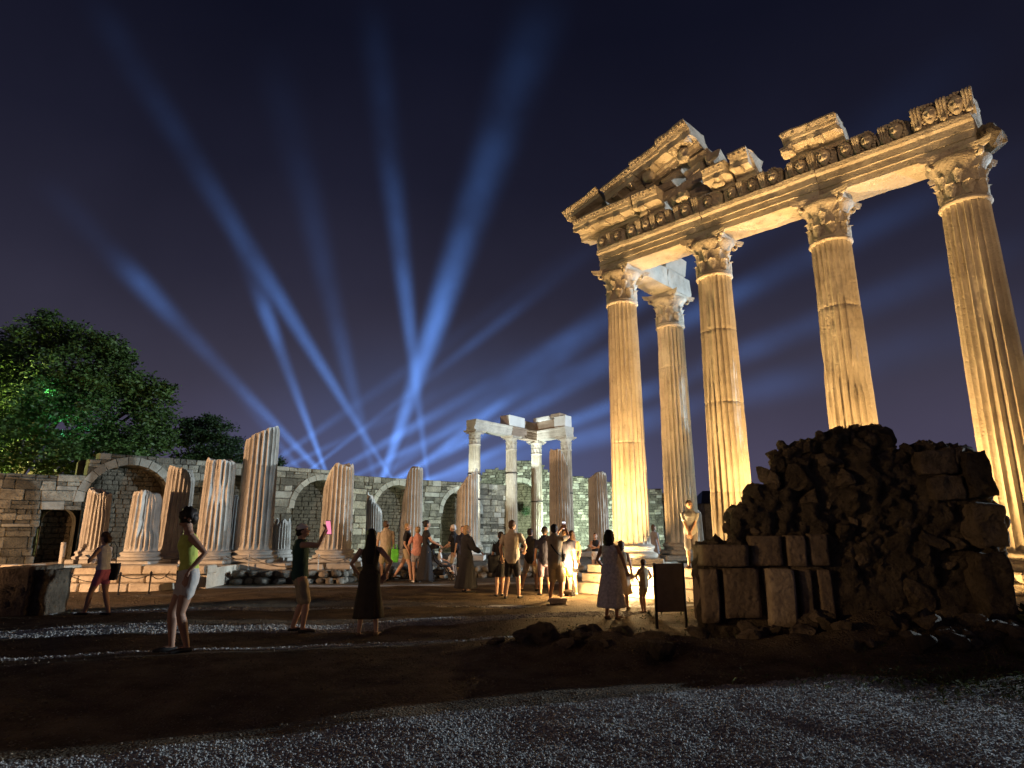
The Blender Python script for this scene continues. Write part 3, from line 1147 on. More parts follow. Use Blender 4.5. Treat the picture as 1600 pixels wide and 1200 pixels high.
# tympanum stones
TY = [(.35, 9.98, .75, .30, 0), (1.6, 10.50, .85, .26, 6), (1.95, 10.22, .62, .26, 4), (2.72, 10.02, .62, .30, 3), (2.55, 10.35, .70, .26, 12), (2.62, 10.62, .60, .24, 14),
      (1.95, 10.78, .62, .26, 14), (2.78, 10.92, .62, .26, 14), (2.35, 11.05, .6, .2, 15), (3.22, 10.42, .42, .34, 8), (3.15, 10.78, .34, .26, 16), (1.1, 10.3, .7, .3, 10), (1.35, 10.02, .6, .28, 0), (3.7, 9.98, .5, .2, 0)]
for i, (s, z, l, h, rot) in enumerate(TY):
    v, f = box(0, 0, 0, l, .62, h, .025, .03)
    v = worn(v, i, .03, 5)
    o = mesh_obj('tympanum_stone', v, f, M_MARBLE, ent)
    o.location = (s, -.02 - .05 * (i % 3), z)
    o.rotation_euler = (0, -math.radians(rot), 0)
# side beam from the corner column to the one behind it (runs along local +y)
for i, (s0, s1, z0, h) in enumerate([(.46, 2.02, SOFF, .6), (2.04, 3.35, SOFF, .6)]):
    v, f = prism(archi_prof(z0, h, -.38, .38), s0, s1, 20, 91 + i, .02, 3.4, .06)
    v = v[:, [1, 0, 2]]
    mesh_obj('side_beam_block', v, [q[::-1] for q in f], M_MARBLE_W, ent)
v, f = box(-.02, 2.55, SOFF + .6 + .33, .72, 1.35, .62, .03, .03)
mesh_obj('side_frieze_block', worn(v, 6, .04, 3), f, M_MARBLE_W, ent)

# ------------------------------------------------------------------ podium of the front temple
pod = empty('temple_podium', (Pc[1][0], Pc[1][1], 0), RZ_T)
tag(pod, 'stepped stone podium glowing in the floodlight under the tall columns', 'podium')
v, f = box(4.6, 1.05, .31, 10.9, 3.56, .62)
mesh_obj('core', v, f, M_STEP, pod)
SB0, SB1 = -.80, 10.1


def step_row(d, z0, z1, dep, l0, l1, seed, side=False):
    r = np.random.default_rng(seed)
    s = l0
    while s < l1 - .1:
        l = min(r.uniform(.95, 1.6), l1 - s)
        c = s + l / 2
        if side:
            v, f = box(d + dep / 2, c, (z0 + z1) / 2, dep, l - .012, z1 - z0 - .006, .004, .015, 0, r)
        else:
            v, f = box(c, d + dep / 2, (z0 + z1) / 2, l - .012, dep, z1 - z0 - .006, .004, .015, 0, r)
        mesh_obj('step_block', v, f, M_STEP, pod)
        s += l


step_row(-.88, .46, .665, .9, SB0, SB1, 3)
step_row(-.12 + .16, .46, .667, .9, .1, SB1, 4)
step_row(-.98, .23, .455, .5, SB0 - .12, SB1, 5)
step_row(-1.14, -.05, .225, .6, SB0 - .3, SB1, 6)
step_row(SB0, .46, .665, .9, .03, 3.6, 7, True)
step_row(SB0 - .12, .23, .455, .5, -.47, 3.6, 8, True)
step_row(SB0 - .3, -.05, .225, .6, -.53, 3.6, 9, True)


# ================================================================== helper: photo ray to ground plan (used while measuring the site)
def ray(px, py):
    r, u = (px - 800) / F_PX, (600 - py) / F_PX
    return np.array([r, math.cos(PITCH) - u * math.sin(PITCH), math.sin(PITCH) + u * math.cos(PITCH)])


def at_y(px, py, Y):
    d = ray(px, py)
    q = d * Y / d[1]
    return Vector((q[0], Y, q[2] + CAM_H))


def on_ground(px, py, z=0.0):
    d = ray(px, py)
    t = (z - CAM_H) / d[2]
    return Vector((d[0] * t, d[1] * t, z))


# ================================================================== BROKEN COLONNADE
fd = empty('temple_foundation', (-3, 20, 0))
tag(fd, 'low foundation with a rubble retaining wall carrying the broken fluted columns', 'foundation')
PL = [(-8.5, 18.75), (-4.95, 19.10), (-4.75, 21.0), (2.9, 21.9), (3.6, 34), (-9.5, 34)]
v = [(x + 3, y - 20 + .22 * (i < 4), z) for z in (-.2, .37) for i, (x, y) in enumerate(PL)]
nP = len(PL)
f = [tuple(range(nP))[::-1], tuple(range(nP, 2 * nP))] + [(i, (i + 1) % nP, nP + (i + 1) % nP, nP + i) for i in range(nP)]
mesh_obj('earth_core', v, f, M_RUBBLE, fd)
STM = [tmp_mesh('stone', *lump(ICO2, (0, 0, 0), (1, 1, 1), s, .30, 1.1, .80), M_RUBBLE) for s in range(8)]
rr = random.Random(5)
nst = 0
for (a, b) in ((PL[0], PL[1]), (PL[1], PL[2]), (PL[2], PL[3])):
    Ln = math.dist(a, b)
    for row, (zc, hs) in enumerate(((.08, .105), (.275, .10))):
        s = 0
        while s < Ln:
            w = rr.uniform(.13, .26) if a is PL[0] else rr.uniform(.12, .24)
            t = (s + w) / Ln
            if t > 1:
                break
            x, y = a[0] + (b[0] - a[0]) * t, a[1] + (b[1] - a[1]) * t
            if rr.random() > .06:
                link_mesh('stone', rr.choice(STM), fd, (x + 3, y - 20 + rr.uniform(-.03, .05), zc + rr.uniform(-.02, .02)),
                          (rr.uniform(-.2, .2), rr.uniform(-.2, .2), rr.uniform(0, 6)), (w * .98, w * .9, hs * rr.uniform(.9, 1.15)))
            s += 2 * w * .93
# marble slabs on the foundation
for (p0, p1, Y, hz) in ((373, 446, 19.5, .17), (458, 505, 19.5, .14), (508, 548, 19.5, .17), (318, 360, 19.7, .15), (255, 305, 20, .15), (595, 640, 24, .15), (700, 756, 25, .18), (846, 900, 26.5, .2), (902, 956, 28.5, .2)):
    A, B = at_y(p0, 880, Y), at_y(p1, 880, Y)
    v, f = box((A.x + B.x) / 2 + 3, Y + .75 - 20, .37 + hz / 2 + .003, B.x - A.x, 1.5, hz, .01, .015)
    mesh_obj('marble_slab', v, f, M_MARBLE_W, fd)

# left steps, warm lit
kr = empty('temple_steps', (-11, 17, 0))
tag(kr, 'pale stepped blocks at the left end, lit warm, behind the chain barrier', 'steps')
v, f = box(-.4, 2.75, .26, 6.6, 4.6, .52)
mesh_obj('core', v, f, M_STEP, kr)
rb_ = np.random.default_rng(12)
for (z0, z1, y0, xa, xb) in ((-.05, .19, -.35, -3.9, 1.75), (.195, .37, -.18, -3.9, 2.1), (.375, .60, .25, -3.2, 2.6)):
    s = xa
    while s < xb:
        l = rb_.uniform(.55, 1.15)
        if not (z0 > .3 and rb_.random() < .2):
            v, f = box(s + l / 2, y0 + .35, (z0 + z1) / 2, l - .02, .7, z1 - z0 - .006, .008, .02, 0, rb_)
            mesh_obj('step_block', v, f, M_STEP, kr)
        s += l


def broken(px, pyb, pyt, Y, rb, zb, label, cut, seed, lean=(0, 0), taper=.9, base=True, cat='column', **kw):
    P = at_y(px, pyb, Y)
    T = at_y(px, pyt, Y)
    t = empty('broken_column', (P.x, Y, zb))
    t.rotation_euler = (lean[0], lean[1], rng.uniform(-.02, .02))
    tag(t, label, cat, 'broken fluted columns of the colonnade')
    hb = attic_base(t, rb, M_MARBLE_W, .12, seed, .26) if base else .0
    H = T.z - zb - hb
    s = shaft_mesh('shaft', H, rb, rb * taper, seed, 40, (lambda x, y: H + cut(x / rb, y / rb)), parent=t, mat=M_MARBLE_W, rough=kw.pop('rough', .6), **kw)
    s.location.z = hb
    return t


Rr = math.radians
broken(142, 870, 768, 20.2, .37, .52, 'leftmost broken fluted column, right side split away near its top', lambda x, y: -.10 * x, 21, smoothside=(Rr(-25), .8, 1.2, 9, .06))
broken(219, 870, 768, 19.5, .45, .52, 'short broken column with its right face split smooth', lambda x, y: -.12 * (x + .3) * (x > -.3), 22, smoothside=(Rr(-35), .75, .55, 9, .10))
broken(266, 870, 733, 20.9, .46, .50, 'broken column left of the two-toned one, upper right side bulging', lambda x, y: -.08 * x - .2 * (x > .6), 23, lean=(0, .02), smoothside=(Rr(-20), .5, 2.2, 9, .03))
broken(331, 868, 720, 19.9, .49, .52, 'broken column beside the tallest one, flat topped with a long split', lambda x, y: .04 * math.sin(5 * x), 24, chips=[(Rr(-80), 2.5, .2, 1.2, .05), (Rr(-60), 1.7, .3, .3, .03)], rough=1.0)
broken(366, 860, 777, 26, .37, .37, 'thin column stump showing between two big broken columns', lambda x, y: -.1 * x, 25)
broken(394, 866, 678, 20.5, .56, .54, 'tallest broken column of the left row, top cut on a slant', lambda x, y: .28 * x - .02, 26, joints=(2.6,), rough=.35, taper=.92)
broken(437, 862, 814, 22.2, .33, .50, 'low stump with loose broken top beside the man with the cap', lambda x, y: .05 * math.sin(7 * x + 2 * y), 27)
broken(523, 866, 728, 20.6, .50, .54, 'broken column with a rounded crumbling top behind the woman in the long dress', lambda x, y: -.55 * max(0, -x - .1) ** 1.3 + .1 * max(0, .4 - abs(x - .3)), 28, joints=(1.35, 1.9), chips=[(Rr(-150), 2.6, .6, .5, .05)], rough=.8)
broken(584, 862, 784, 24.5, .32, .37, 'small broken column leaning behind the visitors, top sheared to the right', lambda x, y: -.35 * x, 29, lean=(0, -.03), base=False)
broken(640, 862, 732, 26, .48, .42, 'broken column with its left side torn off in steps', lambda x, y: -.9 * max(0, -x - .05), 30, chips=[(Rr(180), 3.0, 1.0, .8, .14), (Rr(200), 2.0, .7, .7, .08)], rough=1.1)
broken(729, 862, 745, 26.5, .47, .45, 'broken column cut on a slant, left of the second temple', lambda x, y: .45 * x - .1, 31, rough=.5)
broken(876, 862, 708, 28, .47, .48, 'amber broken column with a pale diagonal break, right of the second temple', lambda x, y: -.75 * max(0, x - .05) ** 1.1 + .1, 32, joints=(2.5,), rough=.5)
broken(937, 862, 740, 30, .48, .48, 'broken column nearest to the front temple, rounded top', lambda x, y: -.25 * max(0, -x), 33, rough=.8)
broken(1087, 862, 797, 27, .36, .45, 'pale column stump behind the boy on the podium', lambda x, y: -.1 * x, 34)
v, f = box(0, 0, .33, .12, .12, .66, .008, .015)
o = mesh_obj('stone_post', v, f, M_MARBLE_W, None, False, (-13.3 + .0, 19.3, .5))
tag(o, 'slim pale stone post left of the leftmost broken column', 'post')

# ================================================================== SECOND TEMPLE (L of four columns)
A1, A2, A3, A4 = (-2.55, 42.9), (-.05, 45.6), (1.87, 48.3), (3.95, 45.9)
SO2 = 8.2
angL = math.atan2(A3[1] - A1[1], A3[0] - A1[0])
angR = math.atan2(A4[1] - A3[1], A4[0] - A3[0])
tall_column(A1, 61, 'leftmost column of the second temple', [(-1.2, 4.5, .5, .8, .03)], (2.2, 4.6), .3, .45, .385, angL, SO2, group='standing columns of the second temple')
tall_column(A2, 62, 'second column of the second temple, patched with dark stone', [(-1.8, 3.5, .5, 1.5, .03)], (3.9,), .3, .45, .385, angL, SO2, group='standing columns of the second temple')
tall_column(A3, 63, 'corner column of the second temple with a brightly lit capital', [], (3.0,), .3, .45, .385, angL, SO2, group='standing columns of the second temple')
tall_column(A4, 64, 'rightmost column of the second temple, partly hidden by the amber broken column', [], (3.0,), .3, .45, .385, angR, SO2, group='standing columns of the second temple')
for i, (xy, z) in enumerate(((A1, 5.2), (A1, 3.5), (A2, 5.5), (A3, 3.6), (A4, 4.1))):
    v, f = lathe([(.46, 0), (.47, 0), (.47, .07), (.46, .07)], 24)
    o = mesh_obj('metal_clamp', v, f, M_BRONZE, None, True, (xy[0], xy[1], z))
    tag(o, ['upper metal clamp on the leftmost column of the second temple', 'lower metal clamp on the leftmost column of the second temple', 'metal clamp round the second column of the second temple',
            'metal clamp round the corner column of the second temple', 'metal clamp round the rightmost column of the second temple'][i], 'clamp', 'metal clamps round the far columns')
en2 = empty('temple_entablature', (A3[0], A3[1], SO2))
tag(en2, 'plain marble corner beam with pale new blocks on the second temple', 'entablature')


def beam_part(name, ang, s0, s1, z0, z1, d0, d1, mat, seed, archi=False):
    if archi:
        v, f = prism(archi_prof(z0, z1 - z0, d0, d1), s0, s1, 16, seed, .02, 2.5, .05)
    else:
        v, f = box((s0 + s1) / 2, (d0 + d1) / 2, (z0 + z1) / 2, s1 - s0, d1 - d0, z1 - z0, .01, .02)
    o = mesh_obj(name, v, f, mat, en2)
    o.rotation_euler = (0, 0, ang)
    return o


LA = math.dist(A1, A3)
LB = math.dist(A3, A4)
M_NEW = stone('new_marble', (.74, .73, .70), (.66, .65, .62), (.5, .49, .46), 2, .004, .6, .1, .04, 40, .2)
M_BROWN = stone('brown_block', (.36, .27, .20), (.28, .21, .15), (.14, .10, .07), 2, .01, .8, .2, .08, 30, .3)
beam_part('architrave_block', angL, -LA - .45, -LA * .5, 0, .72, -.40, .40, M_MARBLE_W, 101, True)
beam_part('architrave_block', angL, -LA * .5 + .02, -.36, 0, .72, -.40, .40, M_BROWN, 102, True)
beam_part('architrave_block', angR, .30, LB + .42, .0, .72, -.40, .40, M_MARBLE_W, 103, True)
beam_part('frieze_block', angL, -LA * .56, -LA * .30, .725, 1.5, -.55, .35, M_NEW, 104)
beam_part('frieze_block', angL, -LA * .29, -.3, .725, 1.36, -.30, .35, M_BROWN, 105)
beam_part('frieze_block', angR, .3, LB * .72, .725, 1.42, -.32, .35, M_BROWN, 106)
beam_part('frieze_block', angR, LB * .73, LB + .3, .725, 1.55, -.36, .35, M_NEW, 107)
beam_part('top_slab', angR, .2, LB * .62, 1.43, 1.72, -.50, .30, M_NEW, 108)
beam_part('top_slab', angR, LB * .64, LB * .95, 1.56, 1.78, -.46, .30, M_BROWN, 109)


# ================================================================== WALLS
def blocks_wall(name, label, O, ang, L, top, courses, lens, openings, thick=.9, maxobj=300, seed=1, rough=.012, mat=None, cat='wall', recess=1.1, steps=None, jag=.0, z0=0.0, group=None):
    """ashlar wall along local +x; top(s) height; openings: (s_centre, spring z, inner radius, ring width)"""
    mat = mat or M_BLOCK
    root = empty(name, (O[0], O[1], z0), ang)
    tag(root, label, cat, group)
    r = np.random.default_rng(seed)
    items = []
    core = MB()
    z = 0.0
    ci = 0

    def hole(s, z_, ex=0.0):
        for (c, sp, R, w) in openings:
            if abs(s - c) < R + ex and z_ < sp:
                return True
            if z_ >= sp and (s - c) ** 2 + (z_ - sp) ** 2 < (R + ex) ** 2:
                return True
        return False

    zmax = max(top(s) for s in np.linspace(0, L, 60))
    while z < zmax:
        h = courses[ci % len(courses)] * r.uniform(.9, 1.1)
        ci += 1
        s = -r.uniform(0, lens[0])
        while s < L:
            l = r.uniform(*lens)
            a, b = max(0, s), min(L, s + l)
            s += l
            if b - a < .08:
                continue
            c = (a + b) / 2
            tp = top(c) + (jag * 1.6 * float(vnoise(np.array([[c * 1.1, seed, 0.0]]), 5)[0]) if jag else 0)
            if z + h * .4 > tp:
                continue
            hh = min(h, tp - z + .02)
            zc = z + hh / 2
            # clip against the openings
            inside = [hole(q, zc, .05) for q in np.linspace(a, b, 9)]
            if all(inside):
                continue
            if any(inside):
                qs = np.linspace(a, b, 9)
                free = [q for q, i_ in zip(qs, inside) if not i_]
                a, b = min(free) - .02, max(free) + .02
                if any(inside[k] for k in range(9) if a < qs[k] < b):
                    for (cc, sp, R, w) in openings:
                        if a < cc < b:
                            b = min(b, cc)
                if b - a < .06:
                    continue
                c = (a + b) / 2
            q_ = r.random()
            if q_ < .24 and hh > .24:
                m_z = z + hh * r.uniform(.38, .62)
                mx_ = a + (b - a) * r.uniform(.3, .7)
                items.append((a, b, z, m_z, r.uniform(-.03, .03)))
                items.append((a, mx_, m_z, z + hh, r.uniform(-.03, .03)))
                items.append((mx_, b, m_z, z + hh, r.uniform(-.03, .03)))
            elif q_ < .40 and b - a > .5:
                mx_ = a + (b - a) * r.uniform(.25, .75)
                items.append((a, mx_, z, z + hh, r.uniform(-.04, .03)))
                items.append((mx_, b, z, z + hh, r.uniform(-.03, .04)))
            else:
                items.append((a, b, z, z + hh, r.uniform(-.03, .035)))
            vv, ff = box(c, thick / 2 + .05, zc, b - a, thick - .08, hh + .004)
            core.add(vv, ff)
        z += h
    core.build('core', M_RUBBLE, root)
    items.sort(key=lambda q: -(q[1] - q[0]) * (q[3] - q[2]))
    rest = MB()
    for k, (a, b, za, zb_, dj) in enumerate(items):
        vv, ff = box((a + b) / 2, .05 + dj, (za + zb_) / 2, b - a - .022, .16, zb_ - za - .02, rough, .018, 0, r)
        if k < maxobj:
            mesh_obj('block', vv, ff, mat if r.random() > .22 else M_BLOCKPALE, root)
        else:
            rest.add(vv, ff)
    if rest.n:
        rest.build('masonry', mat, root)['kind'] = 'stuff'
    # niches
    for (c, sp, R, w) in openings:
        if w > 0:
            nv = max(9, int(R * math.pi / .42))
            for k in range(nv):
                a0_, a1_ = math.pi * k / nv + .008, math.pi * (k + 1) / nv - .008
                pv = []
                for y_ in (-.07, .5):
                    for rr_ in (R, R + w):
                        for aa in (a0_, a1_):
                            pv.append((c + rr_ * math.cos(aa), y_ + r.uniform(-.006, .006), sp + rr_ * math.sin(aa)))
                fv = [(0, 1, 3, 2), (4, 6, 7, 5), (0, 4, 5, 1), (2, 3, 7, 6), (0, 2, 6, 4), (1, 5, 7, 3)]
                mesh_obj('voussoir', np.array(pv), fv, M_BLOCKPALE, root)
        # reveal (jambs and intrados)
        pts_ = [(c + R, 0)] + [(c + R * math.cos(t), sp + R * math.sin(t)) for t in np.linspace(0, math.pi, 18)] + [(c - R, 0)]
        vv = [(x, y_, z_) for y_ in (.02, recess + .02) for x, z_ in pts_]
        n_ = len(pts_)
        ff = [(i, i + 1, n_ + i + 1, n_ + i) for i in range(n_ - 1)]
        mesh_obj('arch_reveal', vv, ff, mat, root)
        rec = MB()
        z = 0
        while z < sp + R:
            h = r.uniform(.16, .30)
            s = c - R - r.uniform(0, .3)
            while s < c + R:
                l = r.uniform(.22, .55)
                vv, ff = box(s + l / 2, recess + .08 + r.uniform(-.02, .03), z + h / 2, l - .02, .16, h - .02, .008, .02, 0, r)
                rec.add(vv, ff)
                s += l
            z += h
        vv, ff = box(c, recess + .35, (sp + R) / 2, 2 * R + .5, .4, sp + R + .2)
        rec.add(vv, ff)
        rec.build('niche_masonry', M_NICHE_SHADE, root)['kind'] = 'stuff'
    return root


WO, WA = (-23.5, 24.83), math.atan2(.667, .745)


def wtop(s):
    if s < 4.9:
        return 3.85
    for a, h in ((5.25, 4.06), (5.55, 4.32), (5.85, 4.58), (6.15, 4.82)):
        if s < a:
            return h
    return 4.98 - .008 * (s - 6)


blocks_wall('ancient_wall', 'long ashlar wall with blind arches and a stepped left end, behind the broken columns', WO, WA, 31.5, wtop,
            [.42, .34, .46, .36, .30], (.45, 1.25), [(5.0, 1.85, .62, 0), (7.55, 2.75, 1.78, .36), (12.5, 2.75, 1.62, .30), (17.1, 2.7, 1.62, .30), (22.1, 2.65, 1.62, .30), (27.0, 2.6, 1.55, .30)],
            seed=4, maxobj=298)
# far wall with the big arch behind the second temple
def ftop(s):
    xs_ = [0, 2.2, 3.2, 4.0, 5.2, 6.5, 7.6, 9.0, 11, 13.5, 16.5, 18]
    hs_ = [5.0, 5.2, 6.3, 6.6, 6.9, 7.3, 6.9, 6.1, 6.0, 5.7, 5.4, 4.6]
    return float(np.interp(s, xs_, hs_))


blocks_wall('ancient_wall', 'tall ruined wall with one big pale arch, brightly lit behind the second temple', (-5.2, 54.0), .02, 18, ftop,
            [.24, .20, .28, .22], (.22, .62), [(5.85, 4.0, 1.55, .40)], seed=9, maxobj=290, jag=.3, recess=1.3)
# distant arcade right of the front corner column
def dtop(s):
    return float(np.interp(s, [0, 1.2, 2.4, 3.6, 5, 7], [5.2, 6.0, 5.4, 4.3, 3.9, 3.0])) - .6


blocks_wall('ruined_arcade', 'distant ruined arcade of two arches seen between the tall columns', (12.2, 61), 0, 6.4, dtop,
            [.36, .32], (.4, .9), [(1.15, 2.3, .85, .28), (3.15, 2.3, .85, .28)], seed=15, maxobj=120, jag=.3, recess=.8)

# small dark house with a lit lamp far right
hs = empty('distant_house', (20.5, 62, 0))
tag(hs, 'dark low house with a lit doorway far behind the boy on the podium', 'house')
v, f = box(0, 0, 2.0, 5, 4, 4.0)
mesh_obj('wall', v, f, M_BLOCK, hs)
v = [(-2.9, -2.4, 4.0), (2.9, -2.4, 4.0), (2.9, 2.4, 4.0), (-2.9, 2.4, 4.0), (-2.0, 0, 5.3), (2.0, 0, 5.3)]
mesh_obj('roof', v, [(0, 1, 5, 4), (2, 3, 4, 5), (1, 2, 5), (3, 0, 4), (3, 2, 1, 0)], M_BRONZE, hs)
v, f = box(-1.2, -2.03, 1.15, 1.0, .06, 2.1)
mesh_obj('doorway', v, f, plain('lit_door', (.4, .35, .25), emit=(1, .75, .45), strength=.35), hs)
v, f = lump(ICO2, (-1.2, -2.15, 2.5), (.13, .13, .13), 1, 0)
mesh_obj('lamp_globe', v, f, plain('lamp_globe', (.8, .8, .7), emit=(1, .85, .6), strength=9), hs)

# ================================================================== FOREGROUND BLOCKS (left)
for i, (px, wpx, Y, zt, lab) in enumerate(((36, 66, 12.6, .80, 'weathered carved stone block at the far left, in front of the steps'),
                                          (80, 22, 12.7, .76, 'narrow upright stone beside the carved block at the far left'))):
    P = at_y(px, 900, Y)
    w = wpx / F_PX * Y
    bm = bmesh.new()
    bmesh.ops.create_cube(bm, size=1)
    bmesh.ops.subdivide_edges(bm, edges=bm.edges[:], cuts=14, use_grid_fill=True)
    v = np.array([q.co[:] for q in bm.verts]) * np.array([w, .8, zt + .1])
    f = [tuple(q.index for q in p.verts) for p in bm.faces]
    bm.free()
    v = v + (.035 * fbm(v * 2.6 + i * 9, 4, 5))[:, None] * np.array([1, 1, 1])
    if i == 0:     # worn scroll carving on its face
        for (cx_, cz_, R_) in ((.12, .03, .13), (.10, -.20, .09)):
            d = np.hypot(v[:, 0] - cx_, v[:, 2] - cz_)
            v[:, 1] -= (v[:, 1] < -.3) * .035 * np.exp(-((d - R_) / .03) ** 2)
            v[:, 1] += (v[:, 1] < -.3) * .03 * np.exp(-((d - R_ * .55) / .03) ** 2)
    o = mesh_obj('carved_block' if i == 0 else 'standing_stone', v, f, M_RUINST, None, True, (P.x, Y, zt / 2 - .03))
    tag(o, lab, 'stone block')

# ================================================================== RUIN ON THE RIGHT
RY = 9.45
ru = empty('rubble_ruin', (4.6, RY, 0))
tag(ru, 'dark heap of ancient rubble masonry with squared blocks at its foot', 'ruin')
outl = [(1093, 1010), (1093, 852), (1143, 850), (1146, 800), (1172, 782), (1176, 772), (1204, 752), (1214, 725), (1213, 705), (1240, 692), (1252, 690), (1280, 676),
        (1322, 672), (1326, 660), (1344, 657), (1376, 662), (1398, 672), (1409, 696), (1425, 700), (1432, 692), (1490, 693), (1512, 700), (1538, 700), (1548, 728), (1556, 778), (1566, 784), (1570, 852), (1584, 930), (1588, 1020)]
OP = []
for (px, py) in outl:
    q = at_y(px, py, RY)
    OP.append((q.x - 4.6, q.z if py < 1000 else -.25))
OPa = np.array(OP)


def in_poly(x, z):
    x, z = np.asarray(x), np.asarray(z)
    c = np.zeros(x.shape, bool)
    n = len(OPa)
    j = n - 1
    for i in range(n):
        xi, zi = OPa[i]
        xj, zj = OPa[j]
        hit = ((zi > z) != (zj > z)) & (x < (xj - xi) * (z - zi) / (zj - zi + 1e-12) + xi)
        c ^= hit
        j = i
    return c


def remeshed(v, f, voxel, name='tmp'):
    """one continuous skin over overlapping shapes (voxel remesh, evaluated)"""
    me = bpy.data.meshes.new(name)
    me.from_pydata([tuple(q) for q in v], [], f)
    o = bpy.data.objects.new(name, me)
    COL.objects.link(o)
    md = o.modifiers.new('r', 'REMESH')
    md.mode = 'VOXEL'
    md.voxel_size = voxel
    dg = bpy.context.evaluated_depsgraph_get()
    ev = o.evaluated_get(dg)
    m2 = ev.to_mesh()
    V = np.empty(len(m2.vertices) * 3, np.float64)
    m2.vertices.foreach_get('co', V)
    V = V.reshape(-1, 3)
    Nn = np.empty(len(m2.vertices) * 3, np.float64)
    m2.vertices.foreach_get('normal', Nn)
    Nn = Nn.reshape(-1, 3)
    F_ = [tuple(p.vertices) for p in m2.polygons]
    ev.to_mesh_clear()
    bpy.data.objects.remove(o)
    bpy.data.meshes.remove(me)
    return V, Nn, F_


mb = MB()
n = len(OP)
Dp = 1.15
vv = [(x, 0.10 + .10 * (z > 1.5), z) for x, z in OP] + [((x + 4.6) * (RY + Dp) / RY * (1.0 if x < 0 else .97) - 4.6, Dp, z) for x, z in OP]
bm = bmesh.new()
bv = [bm.verts.new(q) for q in vv]
bm.faces.new(bv[:n])
bm.faces.new(bv[n:][::-1])
for i in range(n):
    k = (i + 1) % n
    bm.faces.new((bv[i], bv[n + i], bv[n + k], bv[k]))
bmesh.ops.recalc_face_normals(bm, faces=bm.faces)
bmesh.ops.triangulate(bm, faces=bm.faces)
bm.verts.index_update()
cv = np.array([q.co[:] for q in bm.verts])
cf = [tuple(q.index for q in p.verts) for p in bm.faces]
bm.free()
V, Nn, Fq = remeshed(cv, cf, .045)
d = .09 * fbm(V * 2.4, 3, 5) + .10 * fbm(V * 6.0, 3, 6, .6) - .09 * np.clip(np.abs(fbm(V * 4.1, 2, 8)) - .35, 0, 1)
low = np.clip((V[:, 2] - .4) / .5, .25, 1)
V = V + Nn * (d * low)[:, None]
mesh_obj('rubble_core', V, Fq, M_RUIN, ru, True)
def crag(seed):
    """angular broken stone: a ball cut by random planes, then roughened"""
    r = np.random.default_rng(seed)
    v, f = ICO3
    w = v.copy() * 1.35
    for _ in range(11):
        nrm = r.standard_normal(3)
        nrm /= np.linalg.norm(nrm)
        dd = w @ nrm - r.uniform(.62, .95)
        w = w - np.clip(dd, 0, None)[:, None] * nrm
    w = w * (1 + .09 * fbm(w * 3.1 + seed, 3, seed))[:, None]
    return w, f


RST = [tmp_mesh('stone', *crag(s + 30), M_RUINST, False) for s in range(10)]
rr = random.Random(3)
placed = []
tries = 0
while len(placed) < 262 and tries < 9000:
    tries += 1
    x = rr.uniform(OPa[:, 0].min(), OPa[:, 0].max())
    z = rr.uniform(-.05, 2.95)
    w = rr.choice([.07, .09, .11, .13, .16, .20, .24]) * rr.uniform(.8, 1.15)
    if not in_poly(np.array([x]), np.array([z]))[0]:
        continue
    if x < -.45 and z < 1.47:
        continue      # squared blocks stand here
    if any((x - a) ** 2 + (z - b) ** 2 < (w + c) ** 2 * .62 for a, b, c in placed):
        continue
    placed.append((x, z, w))
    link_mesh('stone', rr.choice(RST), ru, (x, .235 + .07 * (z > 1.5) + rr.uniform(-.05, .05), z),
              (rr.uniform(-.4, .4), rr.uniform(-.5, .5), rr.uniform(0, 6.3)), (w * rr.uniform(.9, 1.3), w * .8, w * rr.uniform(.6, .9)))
# stones along the broken top and edges
for i in range(2, n - 2):
    for t in (0.2, .7):
        x = OP[i][0] + (OP[i + 1][0] - OP[i][0]) * t
        z = OP[i][1] + (OP[i + 1][1] - OP[i][1]) * t
        w = rr.uniform(.05, .11)
        yb = rr.uniform(.15, .75)
        link_mesh('stone', rr.choice(RST), ru, ((x + 4.6) * (RY + yb) / RY - 4.6 if x < 0 else x, yb, z - w * .55 - .05 * yb), (rr.uniform(0, 3), rr.uniform(0, 3), rr.uniform(0, 6)), (w, w, w * .8))


def rough_block(name, cx, cz, w, h, dpt, y, seed, parent, mat, amp=.02, cuts=7):
    bm = bmesh.new()
    bmesh.ops.create_cube(bm, size=1)
    bmesh.ops.subdivide_edges(bm, edges=bm.edges[:], cuts=cuts, use_grid_fill=True)
    v = np.array([q.co[:] for q in bm.verts])
    f = [tuple(q.index for q in p.verts) for p in bm.faces]
    bm.free()
    # rounded corners
    v = v * (1 - .018 * (np.abs(v).max(1, keepdims=True) > .49) * ((np.abs(v) > .40).sum(1, keepdims=True) - 1).clip(0, 2))
    v = v * np.array([w, dpt, h])
    v = v + amp * np.stack([fbm(v * 3 + seed, 3, seed), fbm(v * 3 + seed + 9, 3, seed + 1), fbm(v * 3 + seed + 4, 3, seed + 2)], 1)
    return mesh_obj(name, v, f, mat, parent, True, (cx, y, cz))


def bx_px(x0, x1, y0, y1, Y=RY):
    a, b = at_y(x0, y0, Y), at_y(x1, y1, Y)
    return (a.x + b.x) / 2 - 4.6, (a.z + b.z) / 2, b.x - a.x, a.z - b.z


